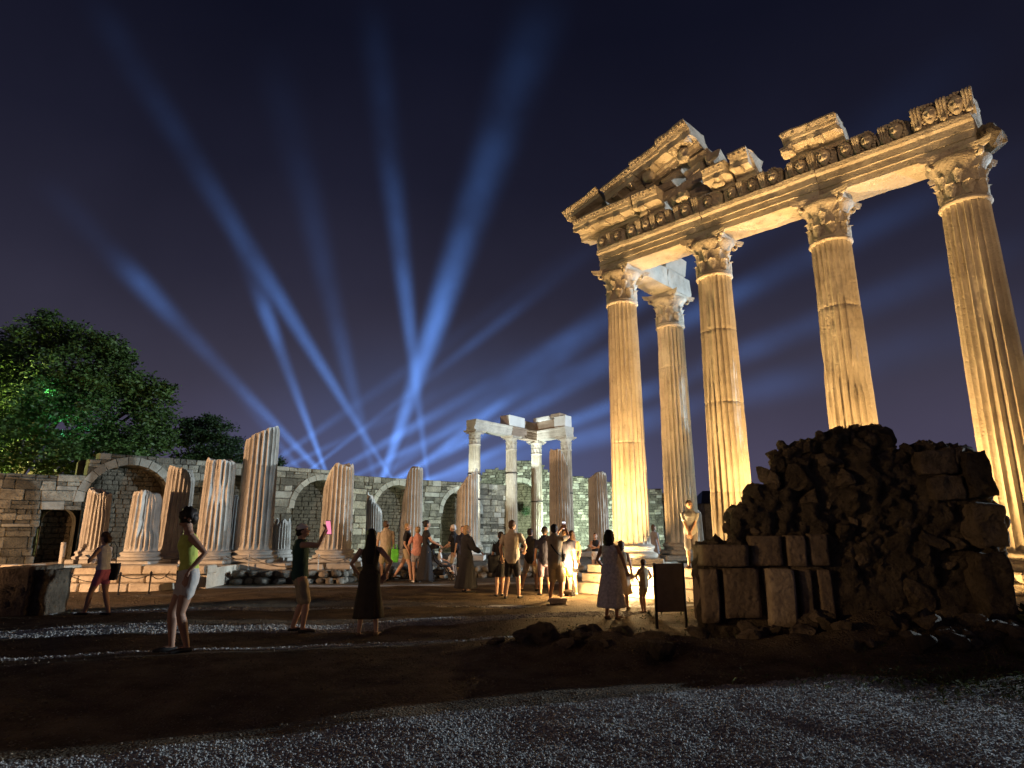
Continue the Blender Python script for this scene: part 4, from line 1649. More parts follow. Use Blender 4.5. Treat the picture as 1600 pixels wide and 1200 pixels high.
for i, (x0, x1, y0, y1, m_, dy) in enumerate(((1095, 1127, 888, 975, 0, .0), (1129, 1193, 888, 968, 0, .02), (1196, 1246, 887, 980, 1, -.06), (1249, 1278, 889, 985, 0, .04), (1280, 1312, 889, 990, 0, .06),
                                             (1094, 1170, 851, 885, 0, -.05), (1172, 1226, 837, 885, 0, .03), (1229, 1262, 836, 885, 0, .0), (1265, 1300, 834, 885, 0, .05),
                                             
                                             (1508, 1570, 784, 858, 0, -.12), (1515, 1580, 862, 985, 0, -.16), (1440, 1500, 700, 740, 0, .05), (1455, 1512, 745, 780, 0, .05), (1502, 1550, 704, 778, 0, -.08))):
    cx, cz, w, h = bx_px(x0, x1, y0, y1)
    rough_block('squared_block', cx, cz, w * .985, h * .985, .55, .25 + dy, i + 3, ru, M_RUINPALE if m_ else (M_RUINBLK if x0 < 1300 else M_RUINST), .011 if x0 < 1300 else .055, 7 if x0 < 1300 else 12)
# fallen stones at the foot of the ruin
fs = []
for i in range(54):
    x = rr.uniform(3.0, 6.6)
    y = rr.uniform(7.9, 9.2) if x > 3.8 else rr.uniform(8.6, 9.2)
    w = rr.uniform(.05, .16)
    o = link_mesh('fallen_stone', rr.choice(RST), None, (x, y, gz1(x, y) + w * .25), (rr.uniform(-.4, .4), rr.uniform(-.4, .4), rr.uniform(0, 6)), (w * 1.2, w, w * .75))
    tag(o, 'rough fallen stone lying in the rubble at the foot of the ruin', 'stone', 'fallen stones at the foot of the ruin')
for i in range(16):
    x, y = 1.15 + rr.gauss(0, .65), 8.55 + rr.gauss(0, .3)
    w = rr.uniform(.06, .19)
    o = link_mesh('fallen_stone', rr.choice(RST), None, (x, y, gz1(x, y) + w * .2), (rr.uniform(-.4, .4), rr.uniform(-.4, .4), rr.uniform(0, 6)), (w * 1.3, w, w * .7))
    tag(o, 'earth-covered stone on the low mound between the viewer and the information board', 'stone', 'stones on the low earth mound')
p = on_ground(1132, 985)
o = rough_block('pale_stone', p.x, .12, .12, .28, .12, p.y, 8, None, M_MARBLE_W, .03)
tag(o, 'small white upright stone at the foot of the ruin blocks', 'stone')
p = on_ground(872, 942)
v, f = box(0, 0, .06, .36, .18, .12, .006, .012)
o = mesh_obj('kerb_block', v, f, M_STEP, None, False, (p.x, p.y, gz1(p.x, p.y)))
tag(o, 'small squared stone on the ground at the feet of the man filming', 'stone')
for i, (px, py, w, h, lab) in enumerate(((938, 893, .32, .30, 'small bright stone cube at the left end of the podium'), (457, 911, .42, .14, 'flat white stone at the foot of the rubble wall behind the man with the cap'),
                                        (412, 911, .30, .08, 'thin pale slab lying at the foot of the rubble wall'))):
    p = on_ground(px, py + 12 if i == 0 else py)
    v, f = box(0, 0, h / 2, w, .25, h, .008, .015)
    o = mesh_obj('stone_cube', v, f, M_MARBLE_W, None, False, (p.x, p.y, 0))
    tag(o, lab, 'stone')

# ================================================================== INFORMATION BOARD
bd = empty('information_board', (2.53, 10.6, 0), 0.16)
tag(bd, 'dark information board on two posts seen from behind, beside the ruin', 'sign')
M_BOARD = plain('board_back', (.20, .145, .10), .6, 0, .15, 8)
v, f = box(0, 0, .60, .46, .035, .74, 0, .006)
mesh_obj('panel', v, f, M_BOARD, bd)
for sx_ in (-1, 1):
    v, f = box(sx_ * .245, 0, .48, .035, .045, 1.0, 0, .005)
    mesh_obj('post', v, f, M_BRONZE, bd)

# ================================================================== CHAIN BARRIERS
def barrier(pts_, h, label, mat, seed):
    posts = []
    for i, (x, y, z) in enumerate(pts_):
        v, f = lathe([(.035, 0), (.035, .02), (.018, .03), (.018, h - .04), (.03, h - .03), (.032, h), (.012, h + .03)], 12)
        if i > 0 and i < len(pts_) - 1:
            o = mesh_obj('barrier_post', v, f, mat, None, True, (x, y, z))
            tag(o, label % ['', 'leftmost', 'middle' if len(pts_) > 4 else 'rightmost', 'rightmost'][i], 'post', 'posts of the chain barriers')
    for i in range(len(pts_) - 1):
        a, b = np.array(pts_[i]) + (0, 0, h * .92), np.array(pts_[i + 1]) + (0, 0, h * .92)
        sag = .16 * np.linalg.norm(b - a)
        P = [a + (b - a) * t - np.array((0, 0, sag * 4 * t * (1 - t) * .9)) for t in np.linspace(0, 1, 15)]
        v, f = tube(P, [.010] * 15, 6)
        o = mesh_obj('barrier_chain', v, f, M_ROPE, None, True)
        tag(o, ['leftmost', 'second from left', 'third from left' if len(pts_) > 4 else 'rightmost', 'rightmost'][i] + [' hanging chain in front of the pale steps', ' hanging rope in front of the broken columns'][seed], 'chain', ['chains in front of the steps', 'ropes in front of the columns'][seed])


q = [on_ground(*c) for c in ((60, 935), (106, 932), (184, 930), (232, 928), (262, 922))]
barrier([(a.x, a.y, 0) for a in q], .50, '%s dark barrier post in front of the pale steps', M_BRONZE, 0)
q = [(at_y(px, 880, 19.35).x, 19.35, .37) for px in (352, 388, 497, 548)]
barrier(q, .42, '%s pale rope post in front of the broken columns', M_MARBLE_W, 1)

# small floodlight housings that belong to the warm lamps
for i, (x, y, a) in enumerate(((1.38, 15.72, .6), (4.78, 12.5, .6), (6.75, 10.62, .6))):
    fl = empty('floodlight', (x, y, gz1(x, y)), -.8)
    tag(fl, ['small black floodlight on the ground left of the glowing podium', 'small black floodlight hidden behind the squared blocks of the ruin', 'small black floodlight behind the rubble ruin'][i], 'floodlight')
    v, f = box(0, 0, .075, .24, .10, .15, 0, .015)
    mesh_obj('housing', v, f, M_BRONZE, fl).rotation_euler = (.5, 0, 0)
    v, f = tube([(-.14, 0, 0), (-.14, 0, .09), (.14, 0, .09), (.14, 0, 0)], [.012] * 4, 6)
    mesh_obj('bracket', v, f, M_BRONZE, fl)


# ================================================================== TREES
def foliage(lobes, n, size, seed, flat=1.0):
    r = np.random.default_rng(seed)
    lb = np.array([(l[0], l[1], l[2], l[3], (l[4] if len(l) > 4 else .75)) for l in lobes])
    wts = lb[:, 3] ** 2
    wts /= wts.sum()
    k = r.choice(len(lb), n, p=wts)
    d = r.standard_normal((n, 3))
    d /= np.linalg.norm(d, axis=1)[:, None]
    rad = r.random(n) ** .42
    # twig clumps: leaves gather round a set of clump centres
    P = lb[k, :3] + d * rad[:, None] * lb[k, 3:4] * np.stack([np.ones(n), np.ones(n), lb[k, 4]], 1)
    ncl = n // 14
    C_ = P[:ncl]
    idx = r.integers(0, ncl, n)
    P = C_[idx] + r.standard_normal((n, 3)) * size * np.array([2.1, 2.1, 1.1])
    keep = fbm(P * .55 + seed, 3, seed) > -.55
    P = P[keep]
    n = len(P)
    u = r.standard_normal((n, 3))
    u[:, 2] *= .5
    u /= np.linalg.norm(u, axis=1)[:, None]
    w = np.cross(u, r.standard_normal((n, 3)))
    w /= np.linalg.norm(w, axis=1)[:, None]
    s = size * (.6 + .8 * r.random((n, 1)))
    q0, q1 = P - u * s, P + u * s
    q2, q3 = P + w * s * .45 + u * s * .1, P - w * s * .45 + u * s * .1
    V = np.stack([q0, q2, q1, q3], 1).reshape(-1, 3)
    T = np.arange(n * 4).reshape(-1, 4)
    return V, T


def tree(name, label, base, lobes, n, size, seed, mat, trunk_r, cat='tree', group=None):
    t = empty(name, base)
    tag(t, label, cat, group)
    V, T = foliage(lobes, n, size, seed)
    V = V - np.array(base)
    o = fast_mesh('foliage', V, T, mat)
    o.parent = t
    o['kind'] = 'stuff'
    mb = MB()
    r = random.Random(seed)
    top_ = max(l[2] for l in lobes)
    trunk = [(0, 0, -.3), (.1, 0, (top_ - base[2]) * .25), (-.1, .1, (top_ - base[2]) * .5)]
    v, f = tube(trunk, [trunk_r, trunk_r * .8, trunk_r * .6], 10)
    mesh_obj('trunk', worn(v, seed, .03, 3), f, M_BARK, t, True)
    for l in lobes[:14]:
        e = np.array(l[:3]) - np.array(base)
        s_ = np.array(trunk[r.choice((1, 2))]) + 0.0
        mid = (s_ + e) / 2 + np.array([r.uniform(-.4, .4), r.uniform(-.4, .4), -.2 * l[3]])
        v, f = tube([s_, mid, e, e + (e - mid) * .06], [trunk_r * .42, trunk_r * .28, trunk_r * .14, .03], 7)
        mesh_obj('limb', worn(v, seed, .02, 3), f, M_BARK, t, True)
    return t


def lobe(px, py, Y, rpx, sq=.8):
    p = at_y(px, py, Y)
    return (p.x, p.y, p.z, rpx / F_PX * Y * 1.0, sq)


tree('broadleaf_tree', 'large dense broadleaf tree rising behind the left end of the wall', (-28.5, 36, 0),
     [lobe(*a) for a in ((20, 585, 36, 62), (55, 530, 36, 44), (110, 530, 37, 40), (160, 550, 36, 42), (100, 590, 35, 60), (165, 610, 35, 55), (205, 600, 36, 38), (232, 630, 36, 40), (252, 610, 36, 20),
                         (60, 650, 34, 70), (140, 670, 34, 60), (220, 680, 35, 48), (245, 660, 36, 28), (-40, 560, 36, 70), (-30, 660, 35, 90), (100, 712, 33, 50), (190, 705, 34, 34), (70, 500, 37, 22), (0, 700, 33, 60), (185, 560, 36, 26), (258, 690, 37, 22))],
     88000, .105, 3, M_LEAF, .45)
tree('umbrella_pine', 'darker layered tree at the right of the big tree, above the wall', (-21.5, 46, 0),
     [lobe(*a, sq=.35) for a in ((300, 662, 46, 22), (325, 655, 46, 20), (345, 668, 46, 22), (318, 680, 46, 30), (350, 690, 46, 30), (290, 690, 46, 22), (365, 702, 46, 18), (330, 708, 45, 36), (300, 716, 45, 30), (372, 716, 45, 20), (350, 722, 45, 26), (283, 672, 46, 12))],
     15000, .10, 5, M_LEAFD, .3)
tree('small_bush', 'small dark bush peeking over the wall right of the tallest broken column', (-17.6, 46, 0), [lobe(434, 722, 46, 9), lobe(428, 730, 46, 8)], 900, .09, 6, M_LEAFD, .08, 'bush')
tree('small_cypress', 'tiny green conifer in the niche of the far arch', (.85, 54.4, 2.6), [lobe(822, 796, 54.5, 3.4, 1.6), lobe(822, 801, 54.5, 4.2, .9)], 500, .07, 7, M_LEAFD, .04, 'shrub')


def weeds(name, label, spots, n, h, seed, cat='weeds'):
    r = np.random.default_rng(seed)
    V, T = [], []
    for (x, y, rx, ry, k) in spots:
        for _ in range(int(n * k)):
            bx_, by_ = r.normal(x, rx), r.normal(y, ry)
            bz_ = gz1(bx_, by_)
            hh = h * r.uniform(.4, 1.2)
            for q in range(r.integers(3, 7)):
                a = r.uniform(0, 6.28)
                ln = hh * r.uniform(.25, .9)
                p0 = np.array([bx_, by_, bz_ + hh * r.uniform(0, .5)])
                dv = np.array([math.cos(a) * .7, math.sin(a) * .7, r.uniform(.3, 1.2)])
                dv /= np.linalg.norm(dv)
                sd = np.cross(dv, [0, 0, 1]) * ln * .16
                p1 = p0 + dv * ln
                i0 = len(V)
                V += [p0 - sd * .3, p0 + (p1 - p0) * .5 + sd, p1 - np.array([0, 0, ln * .25]), p0 + (p1 - p0) * .5 - sd]
                T.append((i0, i0 + 1, i0 + 2, i0 + 3))
    o = fast_mesh(name, np.array(V), np.array(T), M_WEED)
    o['kind'] = 'stuff'
    tag(o, label, cat)


weeds('weeds', 'low weeds and dry grass at the lower right, at the edge of the gravel', [(4.9, 6.6, .9, .45, 1), (6.2, 7.4, .8, .5, 1), (3.9, 6.9, .7, .3, .4), (7.0, 8.6, .3, .5, .6), (5.6, 5.9, .5, .4, .3)], 420, .10, 4)
weeds('weeds', 'dry bushy weeds between the ruin and the podium at the far right', [(7.55, 9.35, .2, .3, 1)], 130, .5, 5)
weeds('grass_tufts', 'sparse dry grass tufts along the foot of the podium', [(4.3, 13.9, .5, .25, 1), (3.0, 12.0, .4, .5, .4), (1.0, 9.2, .8, .3, .6), (3.6, 9.9, .4, .3, .5)], 90, .12, 6)

# ================================================================== SEARCHLIGHT BEAMS
mbm = bpy.data.materials.new('beam_light')
mbm.use_nodes = True
nt = mbm.node_tree
nt.nodes.clear()
N, L = nt.nodes, nt.links
out = N.new('ShaderNodeOutputMaterial')
em = N.new('ShaderNodeEmission')
tcn = N.new('ShaderNodeTexCoord')
sp = N.new('ShaderNodeSeparateXYZ')
L.new(tcn.outputs['Object'], sp.inputs[0])


def mth(op, a, b=None, c=None):
    m_ = N.new('ShaderNodeMath')
    m_.operation = op
    for i_, q in enumerate((a, b, c)):
        if q is None:
            continue
        if isinstance(q, (int, float)):
            m_.inputs[i_].default_value = q
        else:
            L.new(q, m_.inputs[i_])
    return m_.outputs[0]


R0 = .035
rad_ = mth('MULTIPLY_ADD', sp.outputs['Z'], 1 - R0, R0)
r2 = mth('ADD', mth('MULTIPLY', sp.outputs['X'], sp.outputs['X']), mth('MULTIPLY', sp.outputs['Y'], sp.outputs['Y']))
q2 = mth('DIVIDE', r2, mth('MULTIPLY', rad_, rad_))
prof = mth('POWER', mth('MAXIMUM', mth('SUBTRACT', 1.0, q2), 0.0), 4.0)
fall = mth('POWER', rad_, -1.5)
fade = mth('MULTIPLY', mth('EXPONENT', mth('MULTIPLY', sp.outputs['Z'], -2.3)), mth('POWER', mth('SUBTRACT', 1.0, sp.outputs['Z']), .7))
oi = N.new('ShaderNodeObjectInfo')
sc_ = N.new('ShaderNodeSeparateColor')
L.new(oi.outputs['Color'], sc_.inputs[0])
geo = N.new('ShaderNodeNewGeometry')
nz = N.new('ShaderNodeTexNoise')
nz.inputs['Scale'].default_value = .06
nz.inputs['Detail'].default_value = 4
L.new(geo.outputs['Position'], nz.inputs['Vector'])
nr = mth('MULTIPLY_ADD', nz.outputs['Fac'], 4.2, -1.05)
# brighter knot where the beam meets thin cloud (position along the beam in the object colour's green)
kn = mth('MULTIPLY', mth('EXPONENT', mth('MULTIPLY', mth('POWER', mth('ABSOLUTE', mth('SUBTRACT', sp.outputs['Z'], sc_.outputs[1])), 2.0), -160.0)), sc_.outputs[2])
den = mth('MULTIPLY', mth('MULTIPLY', mth('MULTIPLY', prof, fall), mth('ADD', fade, kn)), mth('MAXIMUM', nr, .25))
st = mth('MULTIPLY', mth('MULTIPLY', den, sc_.outputs[0]), .0160)
L.new(st, em.inputs['Strength'])
em.inputs['Color'].default_value = (.13, .34, 1.0, 1)
L.new(em.outputs[0], out.inputs['Volume'])
ang = np.linspace(0, 2 * np.pi, 20, endpoint=False)
rings = [np.column_stack([np.cos(ang) * (R0 + (1 - R0) * z), np.sin(ang) * (R0 + (1 - R0) * z), np.full(20, z)]) for z in (0, 1)]
_v, _f = loft(rings)
CONE = bpy.data.meshes.new('light_beam')
CONE.from_pydata([tuple(q) for q in _v], [], [q for q in _f])
CONE.materials.append(mbm)
BEAMS = [  # source px, end px, half width px at the end, strength, knot pos, knot strength
    (505, 742, 60, 275, 30, .95, .64, .30), (512, 745, 345, 300, 24, 1.15, .56, .7), (612, 748, 130, -25, 36, 1.05, .42, .25), (598, 748, 862, -30, 60, 2.1, .3, .1),
    (668, 748, 575, -30, 42, .95, .3, .1), (436, 715, 1000, 330, 24, .55, 0, 0), (445, 730, 1080, 430, 22, .55, 0, 0), (480, 738, 980, 350, 20, .75, .6, .3),
    (518, 740, 1330, 280, 32, 1.2, .25, .3), (552, 745, 1620, 230, 38, 1.2, .25, .1), (645, 735, 1120, 380, 30, 1.7, .3, .5), (662, 725, 1400, 330, 34, 1.8, .2, .3), (672, 748, 1660, 350, 40, 1.7, .2, .1),
    (478, 748, 300, 520, 20, .6, 0, 0), (610, 748, 700, 560, 10, .35, 0, 0), (690, 745, 1300, 560, 28, .9, 0, 0), (700, 748, 1680, 470, 52, 1.1, 0, 0), (590, 748, 1560, 60, 60, .7, 0, 0), (585, 748, 420, 60, 46, .45, 0, 0)]
BEAM_LABELS = ['lowest blue searchlight beam slanting up to the left towards the big tree', 'short blue beam leaning left that ends in a bright puff of cloud', 'long thin blue beam crossing the sky to the upper left corner',
               'widest and brightest blue beam rising steeply to the right', 'blue beam rising nearly upright, leaning slightly left', 'faint blue beam starting behind the tallest broken column, rising right',
               'faint low blue beam starting just right of the tallest broken column', 'faint steep blue beam starting behind the man with the cap, rising right', 'long blue beam rising right from behind the rounded broken column',
               'long blue beam passing behind the corner of the front temple', 'steep bright blue beam rising right from left of the second temple', 'bright blue beam passing just over the second temple',
               'flattest bright blue beam running right behind the tall columns', 'very faint blue beam leaning left above the wall', 'short faint blue beam between the two crossing bright ones', 'faint lowest blue beam running right behind the second temple', 'wide faint beam showing low between the tall columns', 'very wide faint beam rising behind the pediment', 'wide faint beam rising to the left of the nearly upright beam']
for i, (x0, y0, x1, y1, hw, s_, kp, ks) in enumerate(BEAMS):
    # the projector stands on the ground behind the wall
    dx, dy = x1 - x0, y1 - y0
    t = (815 - y0) / dy
    t = max(t, -.25)
    A = at_y(x0 + dx * t, y0 + dy * t, 88)
    B = at_y(x1, y1, 88 + 8 * math.sin(i * 2.1))
    o = link_mesh('light_beam', CONE, None, A)
    dv = B - A
    o.rotation_euler = dv.to_track_quat('Z', 'Y').to_euler()
    rr_ = hw * 1.6 / F_PX * 96
    o.scale = (rr_, rr_, dv.length)
    o.color = (s_ * 16 / rr_, kp, ks, 1)
    side = 'left' if x1 < x0 else 'right'
    tag(o, BEAM_LABELS[i], 'light beam', 'searchlight beams in the night sky')

# faint blue haze over the projectors; its own emission stands in for scattered light
hm = bpy.data.materials.new('glow_haze')
hm.use_nodes = True
nt = hm.node_tree
nt.nodes.clear()
N, L = nt.nodes, nt.links
out = N.new('ShaderNodeOutputMaterial')
em = N.new('ShaderNodeEmission')
tcn = N.new('ShaderNodeTexCoord')
ln = N.new('ShaderNodeVectorMath')
ln.operation = 'LENGTH'
L.new(tcn.outputs['Object'], ln.inputs[0])
st = mth('MULTIPLY', mth('POWER', mth('MAXIMUM', mth('SUBTRACT', 1.0, ln.outputs['Value']), 0.0), 1.5), .015)
L.new(st, em.inputs['Strength'])
em.inputs['Color'].default_value = (.22, .40, 1.0, 1)
L.new(em.outputs[0], out.inputs['Volume'])
v, f = ICO3
hz = mesh_obj('emissive_haze', v, f, hm, None, True, (-10, 100, 9))
hz.scale = (52, 12, 30)
hz['kind'] = 'stuff'


# ================================================================== PEOPLE
def ik(a, b, la, lb, hint):
    """joint between a and b for limb lengths la, lb, bent towards hint"""
    a, b, hint = np.array(a, float), np.array(b, float), np.array(hint, float)
    d = b - a
    D = np.linalg.norm(d) + 1e-9
    if D > (la + lb) * .995:
        b = a + d / D * (la + lb) * .995
        d = b - a
        D = np.linalg.norm(d)
    u = d / D
    x = (la * la - lb * lb + D * D) / (2 * D)
    hgt = math.sqrt(max(la * la - x * x, 0))
    w = hint - u * (hint @ u)
    w /= np.linalg.norm(w) + 1e-9
    return a + u * x + w * hgt, b


def cloth_mat(name, c, var=.12, rough=.9, scale=14):
    return plain(name, c, rough, 0, var, scale, .004)


SKIN_L = plain('skin_light', (.46, .27, .18), .55, 0, .06, 8)
SKIN_T = plain('skin_tan', (.30, .165, .105), .55, 0, .06, 8)
HAIR_D = plain('hair_dark', (.018, .012, .009), .6, 0, .3, 40, .004)
HAIR_B = plain('hair_brown', (.075, .042, .022), .6, 0, .3, 40, .004)
HAIR_BL = plain('hair_blond', (.30, .19, .09), .6, 0, .3, 40, .004)
HAIR_G = plain('hair_grey', (.42, .40, .38), .7, 0, .2, 40, .004)
M_EYE = plain('eye', (.02, .015, .012), .3)
M_SHOE_D = plain('shoe_dark', (.03, .027, .025), .7, 0, .2)
M_SHOE_W = plain('shoe_white', (.62, .60, .56), .7, 0, .1)
M_SHOE_T = plain('sandal', (.16, .10, .06), .7, 0, .1)


def rot2(v, a):
    c, s = math.cos(a), math.sin(a)
    return np.array([v[0] * c - v[1] * s, v[0] * s + v[1] * c, v[2]])


def person(px, py, ytop, heading, label, sex='m', skin=SKIN_L, hair=('short', HAIR_D), top=None, bottom=None, dress=None, shoes=M_SHOE_D,
           feet=((-.06, 0, 0), (.06, 0, 0)), hands=((-.150, .03, .47), (.150, .03, .47)), elbows=((-.6, -1, 0), (.6, -1, 0)),
           lean=(0, 0), hipshift=(0, 0), head_yaw=0, head_pitch=0, Y=None, zbase=None, hip_z=.52, group=None, seed=0, curl=.5, stout=1.0, cap=None, H=None, loc=None, kneehint=(0, 1, 0)):
    if loc is None:
        if Y is None:
            P = on_ground(px, py, 0 if zbase is None else zbase)
        else:
            P = at_y(px, py, Y)
        z0 = gz1(P.x, P.y) if zbase is None else zbase
        if H is None:
            H = at_y(px, ytop, P.y).z - z0
    else:
        P = Vector(loc)
        z0 = P.z
    root = empty('person', (P.x, P.y, z0), math.radians(heading))
    tag(root, label, 'person', group)
    fem = sex == 'f'
    k = H
    hs = np.array([hipshift[0], hipshift[1], 0.0])

    def off(z):
        t = np.clip((z - hip_z) / .33, -.2, 1.35)
        return hs * (1 - max(0, t) * .6) + np.array([lean[0], lean[1], 0]) * max(t, 0)

    dz = hip_z - .52
    wm = stout
    if fem:
        T = [(.475, .070, .058), (.52, .096, .072), (.565, .088, .062), (.62, .066, .050), (.70, .074, .056), (.75, .083, .066), (.79, .080, .052), (.82, .070, .040), (.845, .034, .032), (.885, .028, .031)]
    else:
        T = [(.475, .075, .060), (.52, .092, .066), (.565, .088, .060), (.62, .080, .056), (.70, .088, .062), (.755, .098, .066), (.79, .100, .060), (.82, .086, .046), (.845, .042, .037), (.885, .033, .036)]
    T = [(z, a * (wm if z < .8 else 1), b * (wm if z < .8 else 1)) for z, a, b in T]
    tpts = [(off(z)[0], off(z)[1], z + dz) for z, a, b in T]
    shx = .092 if fem else .108
    sh = [np.array([s * shx, 0, .803 + dz]) + off(.80) for s in (-1, 1)]
    hipj = [np.array([s * .048, 0, .505 + dz]) + off(.5) for s in (-1, 1)]
    ank = [np.array([f[0], f[1], f[2] + .045]) for f in feet]
    kn = []
    for i in (0, 1):
        j, a_ = ik(hipj[i], ank[i], .238, .235, (kneehint[0], kneehint[1], kneehint[2]))
        kn.append(j)
        ank[i] = a_
    el, ha = [], []
    for i in (0, 1):
        h_ = np.array(hands[i], float)
        j, b_ = ik(sh[i], h_, .165, .145, elbows[i])
        el.append(j)
        ha.append(b_)
    mb = MB()
    S = lambda pts_: [np.array(p) * k for p in pts_]
    add = lambda pts_, rad_, n=14, ref=(1, 0, 0): mb.add(*tube(S(pts_), [((r[0] * k, r[1] * k) if isinstance(r, tuple) else r * k) for r in rad_], n, ref))
    add(tpts, [(a, b) for z, a, b in T])
    fscale = .95 if fem else 1.0
    for i in (0, 1):
        add([hipj[i] + (0, 0, .02), hipj[i] * .6 + kn[i] * .4, kn[i], kn[i] * .7 + ank[i] * .3, kn[i] * .3 + ank[i] * .7, ank[i]],
            [(.054 * wm, .058 * wm), (.046 * wm, .050 * wm), (.031, .032), (.032, .034), (.024, .026), (.019, .021)])
        fd_ = np.array([.018 * (1 if i else -1), .105, 0])
        a_ = ank[i]
        add([a_ + (0, -.022, -.028), a_ + fd_ * .35 + (0, 0, -.022), a_ + fd_ * .95 + (0, 0, -.032)], [(.018, .016), (.022, .018), (.022, .010)], 12)
        add([sh[i] * 1.0 - np.array([np.sign(sh[i][0] - off(.8)[0]) * .03, 0, 0]), sh[i], sh[i] * .5 + el[i] * .5, el[i], el[i] * .6 + ha[i] * .4, ha[i]],
            [.030 * fscale, .031 * fscale, .026 * fscale, .021 * fscale, .021 * fscale, (.014, .013)])
    # head: skull, jaw, nose, ears
    hc = np.array([tpts[-1][0], tpts[-1][1] + .006, .935 + dz])
    yaw, pit = math.radians(head_yaw), math.radians(head_pitch)

    def hp(v):
        v = np.array(v, float)
        c, s = math.cos(pit), math.sin(pit)
        v = np.array([v[0], v[1] * c - v[2] * s, v[1] * s + v[2] * c])
        return rot2(v, yaw) + hc

    def hell(c, r3):
        v, f = ICO3
        w = np.array([hp(np.array(c) + q * np.array(r3)) for q in v]) * k
        mb.add(w, f)

    hell((0, -.004, .012), (.0455, .056, .054))
    hell((0, .016, -.022), (.036, .040, .043))
    hell((0, .059, -.012), (.008, .013, .015))
    for s_ in (-1, 1):
        hell((s_ * .046, -.002, -.008), (.006, .012, .018))
    hell((0, .052, -.038), (.014, .006, .008))
    V, Nn, Fq = remeshed(mb.verts(), mb.f, max(.0105, .0066 * k))
    body = MB()
    # eye sockets
    for s_ in (-1, 1):
        c = hp((s_ * .018, .055, .004)) * k
        d = np.linalg.norm(V - c, axis=1)
        V = V - (hp((0, 1, 0)) - hc)[None] * (.006 * np.exp(-(d / .014) ** 2))[:, None]
    body.add(V, Fq)
    # hands: palm, four unequal fingers and a thumb
    for i in (0, 1):
        u = ha[i] - el[i]
        u /= np.linalg.norm(u)
        side = 1 if i else -1
        w = np.cross(u, [0, 1.0, 0] if abs(u[1]) < .8 else [0, 0, 1.0])
        w /= np.linalg.norm(w)
        w = w * side
        nrm = np.cross(u, w) * side
        p0 = ha[i] * k
        pe = p0 + u * .085
        body.add(*tube([p0 - u * .01, p0 + u * .03, pe], [(.020, .014), (.036, .014), (.038, .011)], 10, tuple(w)))
        for q, (o_, ln) in enumerate(((-.030, .058), (-.010, .072), (.010, .077), (.029, .070))):
            a_ = pe + w * o_ - u * .01
            m1 = a_ + (u * math.cos(curl * .5) + nrm * math.sin(curl * .5)) * ln * .55
            m2 = m1 + (u * math.cos(curl * 1.5) + nrm * math.sin(curl * 1.5)) * ln * .5
            body.add(*tube([a_, m1, m2], [.0085, .008, .0065], 6, tuple(w)))
        a_ = p0 + u * .03 + w * .026
        m1 = a_ + (u * .75 + w * .6 + nrm * .2) * .035
        m2 = m1 + (u * .95 + nrm * .4) * .028
        body.add(*tube([a_, m1, m2], [.012, .0095, .0075], 6, tuple(w)))
    body.build('body', skin, root, True)

    def garment(name, parts, mat, vox=.013, wr=.006, extra=None):
        g_ = MB()
        for pts_, rad_ in parts:
            g_.add(*tube(S(pts_), [((r[0] * k, r[1] * k) if isinstance(r, tuple) else r * k) for r in rad_], 16))
        V, Nn, Fq = remeshed(g_.verts(), g_.f, vox)
        q = V * np.array([11, 11, 6]) + seed * 3.3
        V = V + Nn * (wr * fbm(q, 3, seed) + wr * .5 * fbm(q * 2.3, 2, seed + 1))[:, None]
        g2 = MB()
        g2.add(V, Fq)
        if extra:
            g2.add(*extra)
        return g2.build(name, mat, root, True)

    def torso_part(z0_, z1_, ex, flare=0):
        zs = np.linspace(z0_, z1_, 9)
        out_ = []
        for z in zs:
            a = np.interp(z, [t[0] for t in T], [t[1] for t in T]) + ex
            b = np.interp(z, [t[0] for t in T], [t[2] for t in T]) + ex
            fl_ = flare * max(0, (.66 - z) / .15)
            out_.append(((off(z)[0], off(z)[1], z + dz), (a + fl_, b + fl_)))
        return [o_[0] for o_ in out_], [o_[1] for o_ in out_]

    def skirt(z0_, z1_, ex, hem, folds=9, fold=.05):
        rings = []
        n_ = 54
        a = np.linspace(0, 2 * np.pi, n_, endpoint=False)
        c_feet = (np.array(feet[0]) + np.array(feet[1])) / 2
        for t in np.linspace(0, 1, 16):
            z = z0_ + (z1_ - z0_) * t
            zb_ = max(z, .505)
            rx = np.interp(zb_, [q[0] for q in T], [q[1] for q in T]) + ex
            ry = np.interp(zb_, [q[0] for q in T], [q[2] for q in T]) + ex
            tt = np.clip((.52 - z) / max(.52 - z1_, .05), 0, 1)
            rx += (hem - .10) * tt ** .9
            ry += (hem - .075) * tt ** .9
            fo = 1 + fold * tt * np.sin(a * folds + 3 * tt + seed) + fold * .5 * tt * np.sin(a * (folds * 2 + 1) + seed)
            c = off(z) * (1 - tt) + (np.array([c_feet[0], c_feet[1], 0])) * tt
            rings.append(np.column_stack([c[0] + rx * fo * np.cos(a), c[1] + ry * fo * np.sin(a), np.full(n_, z + dz)]) * k)
        return loft(rings)

    def sleeves(fr, ex):
        out_ = []
        for i in (0, 1):
            s0 = sh[i] - np.array([np.sign(sh[i][0] - off(.8)[0]) * .035, 0, 0])
            if fr <= 1:
                e = sh[i] + (el[i] - sh[i]) * fr
                out_.append(([s0, sh[i], e], [(.034 + ex, .034 + ex), (.035 + ex, .035 + ex), (.031 + ex * 1.3, .031 + ex * 1.3)]))
            else:
                e = el[i] + (ha[i] - el[i]) * (fr - 1)
                out_.append(([s0, sh[i], el[i], e], [.034 + ex, .035 + ex, .027 + ex * 1.2, .022 + ex * 1.3]))
        return out_

